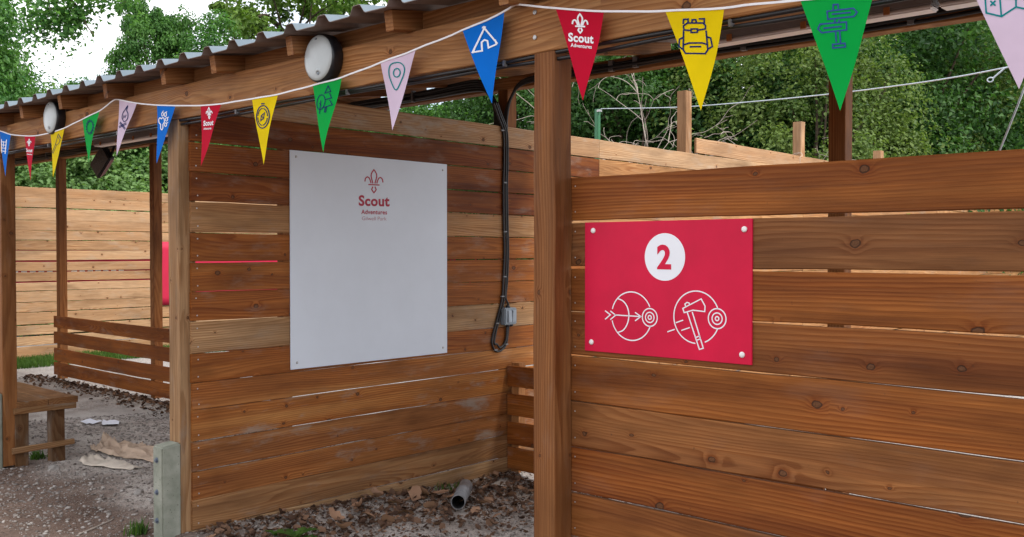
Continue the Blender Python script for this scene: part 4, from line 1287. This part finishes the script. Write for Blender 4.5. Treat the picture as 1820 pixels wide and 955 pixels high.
put('oak', 'young_oak', 520, 27, 0.2, 1.05, 'airy yellow green young oak rising over the roof against white sky', 'tree', GH, 1.05)
put('ash', 'leafy_tree', 284, 27, 3.9, 0.58, 'tallest rounded green tree over the middle of the left roof', 'tree', GH, 0.97)
put('ash', 'leafy_tree', 190, 29, 5.2, 0.72, 'green tree just left of the tallest one over the roof', 'tree', GH, 0.72)
put('ash', 'leafy_tree', 105, 31, 0.4, 0.7, 'green tree beside the overhanging bough, low against the sky', 'tree', GH, 0.79)
put('ash', 'leafy_tree', 350, 31, 1.2, 0.6, 'green tree just right of the tallest one over the roof', 'tree', GH, 0.84)
put('ash', 'leafy_tree', 400, 36, 2.2, 0.55, 'distant small tree peeping over the roof left of the oak', 'tree', GH, 0.90)
put('hedge2', 'large_tree', -60, 22, 2.9, 0.95, 'big dark tree filling the top left corner', 'tree', GH, 1.2)
put('hedge2', 'large_tree', -190, 19, 0.9, 1.0, 'big dark tree just outside the left edge', 'tree', GH, 1.35)
put('shrub', 'shrub', 60, 19.5, 0.4, 1.25, 'bright green shrub above the far fence at left edge', 'shrub', 'shrubs behind the far fence', 1.15)
put('shrub', 'shrub', 165, 20.5, 2.4, 1.35, 'bright green shrub above the far fence below the floodlight', 'shrub', 'shrubs behind the far fence', 1.2)
put('shrub', 'shrub', 270, 21.5, 4.4, 1.4, 'bright green shrub above the far fence beside the front post', 'shrub', 'shrubs behind the far fence', 1.2)
put('hedge2', 'hedgerow_tree', 420, 23, 4.0, 1.0, 'mid green tree hidden mostly behind the white board wall', 'tree', GH)
put('hedge2', 'hedgerow_tree', 600, 24, 4.9, 1.0, 'mid green tree behind the wall under the roof', 'tree', GH)

# woodland closing the view behind the single trees
def woodland():
    pos, nrm = [], []
    g = np.random.default_rng(77)
    n = 150000
    px = g.uniform(-500, 2500, n)
    dep = g.uniform(29, 36, n)
    lat = (px - 910) / F_PX
    f = np.array(_fw); r = np.array(_rt)
    xy = (f[None, :] + r[None, :] * lat[:, None]) * dep[:, None]
    top = np.array([3.0 + 1.2 * mnoise.noise(Vector((p * 0.006, 0.5, 0))) + 0.6 * mnoise.noise(Vector((p * 0.03, 3.5, 0))) + (3.2 if p > 940 else 0) for p in px])
    zz = -0.5 + (top + 0.6) * (1 - g.random(n) ** 1.6)
    P_ = np.stack([xy[:, 0], xy[:, 1], zz], 1)
    N_ = g.normal(size=(n, 3)) * 0.6 + np.array([0, 0, 0.7]); N_ /= np.linalg.norm(N_, axis=1)[:, None]
    me = leaves_mesh('woodland', P_, N_, 0.2 + 0.16 * g.random(n), g.random(n) * 0.7)
    return tag(link('woodland', me, M_LEAF_DK), 'dark mass of woodland behind the single trees', 'woodland', kind='stuff')
woodland()

# the overhanging bough at top left
def bough():
    o = thing('hanging_bough', on_y(20, -60, 9.0), 'thin leafy bough hanging into the white sky at top left', 'branch')
    mb = MB()
    D = 13.0
    def q(px, py, dd=0.0):
        d = ray(px, py); return EYE + d * ((D + dd) / F_PX)
    main = smooth_path([q(-60, -80), q(20, -60, .2), q(90, -30, .1), (q(140, 15)), q(152, 42), q(168, 64, -.1)], 6)
    mb.tube(main, [0.035 * (1 - 0.85 * i / (len(main) - 1)) for i in range(len(main))], 6)
    side = [smooth_path([main[14], q(150, 0), q(185, -8), q(225, 5)], 4), smooth_path([main[18], q(120, 40), q(118, 42), q(125, 45)], 4), smooth_path([main[10], q(90, 20), q(70, 40), q(60, 60)], 4)]
    for s_ in side: mb.tube(s_, [0.012 * (1 - 0.7 * i / (len(s_) - 1)) for i in range(len(s_))], 5)
    mb.build('stem', M_BARK, o)
    g = np.random.default_rng(5)
    cen = [(v, 0.14) for v in main[::2][:7]] + [(v, 0.13) for s_ in side for v in s_[::2]]
    pos = np.concatenate([np.array(c)[None, :] + g.normal(size=(70, 3)) * r_ for c, r_ in cen])
    n = len(pos)
    nr = g.normal(size=(n, 3)) * 0.6 + np.array([0, 0, 0.8]); nr /= np.linalg.norm(nr, axis=1)[:, None]
    link('foliage', leaves_mesh('foliage', pos, nr, 0.06 + 0.05 * g.random(n), g.random(n)), M_LEAF_MD, o)
bough()

# dead brush behind the board wall
def dead_branch(px, py, depth, label, seed, lean, n0, ln=1.0):
    rs = random.Random(seed)
    d = ray(px, py); base = EYE + d * (depth / F_PX)
    o = thing('dead_branch', base, label, 'branch', 'bare dead branches behind the wall')
    mb = MB()
    def grow(p, dr, L, r, lev):
        pts = [p]
        q_ = p.copy(); v = dr.copy()
        k = 5
        for i in range(k):
            v = (v + Vector((rs.gauss(0, .2), rs.gauss(0, .2), rs.gauss(0, .2) - 0.03 * lev))).normalized()
            q_ = q_ + v * (L / k); pts.append(q_.copy())
        sp_ = smooth_path(pts, 3)
        mb.tube(sp_, [max(0.0028, r * (1 - 0.7 * i / (len(sp_) - 1))) for i in range(len(sp_))], 5, False)
        if lev < 3:
            for i in range(2 if lev else 5):
                t = rs.randint(1, k)
                grow(pts[t], (v + Vector((rs.gauss(0, .75), rs.gauss(0, .75), rs.gauss(0.05, .6)))).normalized(), L * rs.uniform(0.4, 0.65), r * 0.55, lev + 1)
    for k in range(n0):
        grow(base + Vector((rs.gauss(0, .12), rs.gauss(0, .12), -0.6)), (Vector(lean) + Vector((rs.gauss(0, .25), rs.gauss(0, .25), 0))).normalized(), rs.uniform(1.3, 2.0) * ln, 0.011 * (0.5 + 0.5 * ln), 0)
    mb.build('twigs', M_TWIG, o, True)
dead_branch(1180, 262, 12.5, 'spreading bare grey branches left of the brown wall post', 4, (-0.75, -0.5, 0.8), 3)
dead_branch(1130, 300, 12.0, 'low tangle of bare twigs by the green post', 9, (0.1, 0.1, 0.7), 2)
dead_branch(1315, 300, 13.0, 'single thin bare branch upright against the hedge', 12, (0.0, 0.0, 1.0), 1, 0.75)
dead_branch(1390, 300, 12.5, 'bare twigs curving beside the shorter pale wall post', 15, (0.35, 0.3, 0.7), 1, 0.45)

# ------------------------------------------------------------------ green post, wires
gp = on_y(1062, 194, 10.2)
gp_t = thing('steel_post', (gp.x, gp.y, -0.1), 'green painted steel post standing beyond the board wall', 'post')
link('shaft', panel_mesh((gp.x, gp.y, (gp.z - 0.1) / 2), 0.06, 0.06, gp.z + 0.1, 0.006), M_GREENP, gp_t)
MB().box((gp.x + 0.045, gp.y - 0.02, gp.z - 0.03), (0.05, 0.05, 0.03)).build('bracket', M_STEEL, gp_t)
wr = [on_y(1068, 193.5, 10.15), on_y(1200, 191, 9.8), on_y(1325, 182, 9.3), on_y(1470, 168, 8.8), on_y(1600, 152, 8.2), on_y(1700, 137, 7.8), on_y(1790, 120, 7.4), on_y(1900, 98, 7.0)]
wire = thing('net_wire', wr[0], 'thin pale wire strung over the range from the green post', 'wire')
MB().tube(smooth_path(wr, 6), 0.006, 6).build('strand', M_WIRE, wire, True)
hk = [on_y(1786, 121, 7.4), on_y(1764, 140, 7.4)]
MB().tube(hk, 0.006, 6).build('tail', M_WIRE, wire)
e = on_y(1760, 142, 7.4)
MB().tube([e + Vector((0.020 * math.cos(a), 0, 0.016 * math.sin(a))) for a in np.linspace(0, 2 * math.pi, 13)], 0.005, 5).build('eye', M_WIRE, wire, True)
sl = thing('guy_wire', on_y(1775, 272, 6.2), 'pale slanting wire rising at the right edge beyond the wall', 'wire')
MB().tube([on_y(1764, 300, 6.2), on_y(1798, 215, 6.1), on_y(1835, 120, 6.0)], 0.006, 6).build('strand', M_WIRE, sl, True)

# ------------------------------------------------------------------ banners
def banner(x, y0, y1, z0, z1, label, marks):
    t = thing('red_banner', (x, (y0 + y1) / 2, z0), label, 'banner', 'red banners on the far fence')
    V, Fs = [], []
    nu, nv = 60, 8
    for j in range(nv + 1):
        for i in range(nu + 1):
            u, v = i / nu, j / nv
            V.append((x + (0.012 if x > -15.6 else 0.002) * mnoise.noise(Vector((u * 9, v * 2, x))), y0 + (y1 - y0) * u, z0 + (z1 - z0) * v + (0.012 * mnoise.noise(Vector((u * 12, 3, x))) if j in (0, nv) else 0)))
    for j in range(nv):
        for i in range(nu):
            a_ = j * (nu + 1) + i
            Fs.append((a_, a_ + 1, a_ + nu + 2, a_ + nu + 1))
    b = link('cloth', mesh_of('cloth', V, Fs), M_BANNER, t, True)
    md = b.modifiers.new('thickness', 'SOLIDIFY'); md.thickness = 0.003
    mb = MB()
    for (a_, w, zc, h) in marks:
        mb.box((x + (0.02 if x > -15.6 else 0.005), a_, zc), (0.003, w, h))
    if marks: mb.build('white_marks', M_WPRINT, t)
banner(-15.57, 7.99, 16.3, 0.66, 1.755, 'wide red banner hung on the front of the far fence', [(10.75, 0.09, 1.5, .12), (10.98, 0.09, 1.5, .12)])
banner(-15.632, 4.9, 8.0, 1.02, 1.68, 'red banner seen only through gaps behind the far fence', [(5.75 + 0.13 * k + (0.25 if k > 4 else 0), 0.085, 1.28, .12) for k in range(12)])

# ------------------------------------------------------------------ plants
def grass(name, n, fx, fy, h, label, kind=None, cat='grass', spread=None, centre=None, lean=0.35):
    g = np.random.default_rng(abs(hash(name + label)) % 1000 if False else len(label) * 7)
    if centre is not None:
        x = centre[0] + g.normal(size=n) * spread; y = centre[1] + g.normal(size=n) * spread
    else:
        x = g.uniform(*fx, n); y = g.uniform(*fy, n)
    V, Fs, T = [], [], []
    for i in range(n):
        z0 = ground_h(x[i], y[i]) - 0.005
        a = g.uniform(0, 6.28); hh = h * g.uniform(0.45, 1.1); w = 0.0035 + 0.002 * g.random()
        l = hh * lean * g.uniform(0.2, 1.4); da = g.uniform(0, 6.28)
        dx, dy = math.cos(a) * w, math.sin(a) * w
        mx, my = x[i] + math.cos(da) * l * .35, y[i] + math.sin(da) * l * .35
        k = len(V)
        V += [(x[i] - dx, y[i] - dy, z0), (x[i] + dx, y[i] + dy, z0), (mx + dx * .8, my + dy * .8, z0 + hh * .6), (mx - dx * .8, my - dy * .8, z0 + hh * .6), (x[i] + math.cos(da) * l, y[i] + math.sin(da) * l, z0 + hh)]
        Fs += [(k, k + 1, k + 2, k + 3), (k + 3, k + 2, k + 4)]
        T += [g.random()] * 5
    me = mesh_of(name, V, Fs)
    at = me.attributes.new('tint', 'FLOAT', 'POINT'); at.data.foreach_set('value', T)
    return tag(link(name, me, M_GRASS), label, cat, None, kind)
grass('fence_grass', 14000, (-15.5, -14.4), (4.5, 9.5), 0.11, 'strip of bright grass along the foot of the far fence', 'stuff')
c = on_z(245, 950, 0.0)
grass('grass_tuft', 70, None, None, 0.09, 'small grass tuft on bare earth left of the concrete spur', None, 'grass tuft', 0.028, (c.x, c.y))
c = on_z(66, 815, 0.0)
grass('grass_tuft', 160, None, None, 0.07, 'sparse green grass tuft growing under the bench', None, 'grass tuft', 0.026, (c.x, c.y))
c = on_z(850, 852, -0.06)
grass('grass_tuft', 50, None, None, 0.08, 'few grass blades at the wall foot behind the pipe', None, 'grass tuft', 0.06, (-4.7, 4.55))

def weed(px, py, label, n, size, seed):
    g = random.Random(seed)
    c = on_z(px, py, 0.0)
    t = thing('weed', (c.x, c.y, ground_h(c.x, c.y)), label, 'weed', 'weeds at the wall foot')
    for k in range(n):
        a = 2 * math.pi * k / n + g.uniform(-.4, .4); L = size * g.uniform(0.7, 1.2); el = g.uniform(0.25, 0.9)
        V, T = [], []
        m = 9
        for i in range(m + 1):
            u = i / m
            w = L * 0.15 * (math.sin(math.pi * (u ** 0.8)) * (1 + (0.45 if i % 2 else -0.35))) + 0.002
            r_ = L * u * math.cos(el * (1 - .5 * u)); zz = L * math.sin(el) * u * (1.25 - 0.75 * u)
            bx, by = c.x + math.cos(a) * r_, c.y + math.sin(a) * r_
            nx_, ny_ = -math.sin(a), math.cos(a)
            gz = ground_h(c.x, c.y) + 0.005 + zz
            V += [(bx + nx_ * w, by + ny_ * w, gz + w * .35), (bx, by, gz), (bx - nx_ * w, by - ny_ * w, gz + w * .35)]
        Fs = []
        for i in range(m):
            Fs += [(3 * i, 3 * i + 1, 3 * i + 4, 3 * i + 3), (3 * i + 1, 3 * i + 2, 3 * i + 5, 3 * i + 4)]
        me = mesh_of('leaf', V, Fs)
        at = me.attributes.new('tint', 'FLOAT', 'POINT'); tv = g.uniform(.1, .8); at.data.foreach_set('value', [tv] * len(V))
        link('leaf', me, M_GRASS, t, True)
weed(527, 962, 'green dandelion like weed at the foot of the wall, bottom centre', 9, 0.13, 2)
weed(490, 958, 'smaller green weed left of the dandelion at the wall foot', 6, 0.08, 6)

# ------------------------------------------------------------------ gravel and leaf litter
def gravel():
    g = np.random.default_rng(3)
    n = 26000
    x = g.uniform(-9.5, -2.7, n); y = 2.1 + 3.3 * g.random(n)
    s = 0.003 + 0.011 * g.random(n) ** 3.5
    big = g.random(n) < 0.02
    s[big] *= 1.5
    t = (1 + 5 ** 0.5) / 2
    ico = np.array([(-1, t, 0), (1, t, 0), (-1, -t, 0), (1, -t, 0), (0, -1, t), (0, 1, t), (0, -1, -t), (0, 1, -t), (t, 0, -1), (t, 0, 1), (-t, 0, -1), (-t, 0, 1)]) / 1.9
    fi = np.array([(0, 11, 5), (0, 5, 1), (0, 1, 7), (0, 7, 10), (0, 10, 11), (1, 5, 9), (5, 11, 4), (11, 10, 2), (10, 7, 6), (7, 1, 8), (3, 9, 4), (3, 4, 2), (3, 2, 6), (3, 6, 8), (3, 8, 9), (4, 9, 5), (2, 4, 11), (6, 2, 10), (8, 6, 7), (9, 8, 1)])
    z_ = np.array([ground_h(a, b) for a, b in zip(x, y)])
    V = ico[None] * (1 + 0.3 * g.normal(size=(n, 12, 1))) * s[:, None, None] * np.array([1, 1, 0.6]) * (0.7 + 0.6 * g.random((n, 1, 3)))
    V = V + np.stack([x, y, z_ + s * 0.25], 1)[:, None, :]
    F = (fi[None] + (np.arange(n) * 12)[:, None, None]).reshape(-1, 3)
    me = bpy.data.meshes.new('gravel')
    me.vertices.add(12 * n); me.vertices.foreach_set('co', V.ravel())
    me.loops.add(F.size); me.loops.foreach_set('vertex_index', F.ravel().astype(np.int32))
    me.polygons.add(len(F)); me.polygons.foreach_set('loop_start', (np.arange(len(F)) * 3).astype(np.int32))
    at = me.attributes.new('tint', 'FLOAT', 'POINT'); at.data.foreach_set('value', np.repeat(g.random(n), 12).astype(np.float32))
    me.update(); me.validate()
    m, nt, b = new_mat('loose_gravel'); q = NT(nt)
    a_ = q.n('ShaderNodeAttribute', attribute_name='tint')
    nt.links.new(q.ramp(a_.outputs['Fac'], [(0, (0.14, 0.115, 0.10)), (0.7, (0.29, 0.255, 0.225)), (1, (0.40, 0.365, 0.335))]), b.inputs['Base Color'])
    b.inputs['Roughness'].default_value = 0.85
    return tag(link('gravel', me, m), 'loose small stones scattered over the trodden earth', 'gravel', kind='stuff')
gravel()

def curled_leaf(V, F, T, x, y, z, s, g, tint):
    a = g.uniform(0, 6.28); cu = g.uniform(-1.6, 2.2); tilt = Vector((g.gauss(0, .5), g.gauss(0, .5), 1)).normalized()
    M = tilt.to_track_quat('Z', 'Y').to_matrix() @ Matrix.Rotation(a, 3, 'Z')
    k = len(V)
    m = 5
    for i in range(m + 1):
        u = i / m
        w = s * 0.36 * math.sin(math.pi * (0.08 + 0.86 * u)) * (1 + (0.25 if i % 2 else -0.12))
        for v in (-1, 0, 1):
            p = Vector((s * (u - .5), v * w, abs(v) * w * 0.55 * cu * .6 + s * cu * 0.35 * (u - .5) ** 2 * 2))
            p = M @ p
            V.append((x + p.x, y + p.y, z + p.z + s * 0.14)); T.append(tint)
    for i in range(m):
        F += [(k + 3 * i, k + 3 * i + 1, k + 3 * i + 4, k + 3 * i + 3), (k + 3 * i + 1, k + 3 * i + 2, k + 3 * i + 5, k + 3 * i + 4)]

def leaf_mesh(V, F, T, name):
    me = mesh_of(name, V, F)
    at = me.attributes.new('tint', 'FLOAT', 'POINT'); at.data.foreach_set('value', T)
    return me
def litter():
    g = random.Random(12)
    V, F, T = [], [], []
    n = 0
    while n < 4400:
        y = g.uniform(2.7, 5.25)
        x = -4.83 + abs(g.gauss(0, 0.46))
        if g.random() < 0.16: x = g.uniform(-4.8, -2.7)
        if x > -2.4: continue
        s = g.uniform(0.010, 0.026) if g.random() < .82 else g.uniform(0.03, 0.06)
        curled_leaf(V, F, T, x, y, ground_h(x, y) + g.random() * 0.012, s, g, min(1, max(0, g.gauss(0.27, 0.24))))
        n += 1
    for _ in range(900):          # mulch under the low rails on the left
        x = g.uniform(-13.2, -7.6); y = 5.02 + g.gauss(0, 0.12)
        curled_leaf(V, F, T, x, y, ground_h(x, y) + g.random() * 0.02, g.uniform(0.03, 0.06), g, min(1, max(0, g.gauss(0.2, 0.18))))
    return tag(link('leaf_litter', leaf_mesh(V, F, T, 'leaf_litter'), M_LITTER, None, True), 'brown leaf litter and chippings heaped along the wall foot', 'leaf litter', kind='stuff')
litter()
g = random.Random(31)
for i, (px, py, s, ti) in enumerate(((720, 905, .075, .7), (660, 915, .07, .95), (815, 884, .06, .6), (765, 893, .065, .85), (870, 870, .07, .7), (690, 925, .08, .75), (880, 905, .055, .9), (610, 945, .08, .8),(592, 926, .075, .75), (752, 876, .09, .5), (770, 868, .06, .9), (700, 892, .07, .8), (735, 880, .08, .65), (858, 882, .06, .85), (786, 868, .07, .7), (640, 905, .07, .6),
                                      (845, 896, .05, .8), (905, 858, .07, .55), (800, 876, .05, .95), (668, 890, .08, .45))):
    p = on_z(px, py, 0.01)
    V, F, T = [], [], []
    curled_leaf(V, F, T, 0, 0, 0, s * 1.45, g, min(1, ti + 0.3))
    o = link('dry_leaf', leaf_mesh(V, F, T, 'dry_leaf'), M_LITTER, None, True)
    o.location = (p.x, p.y, ground_h(p.x, p.y) + 0.012)
    tag(o, 'large curled dry brown leaf on the litter by the wall', 'leaf', 'large dry leaves on the litter')
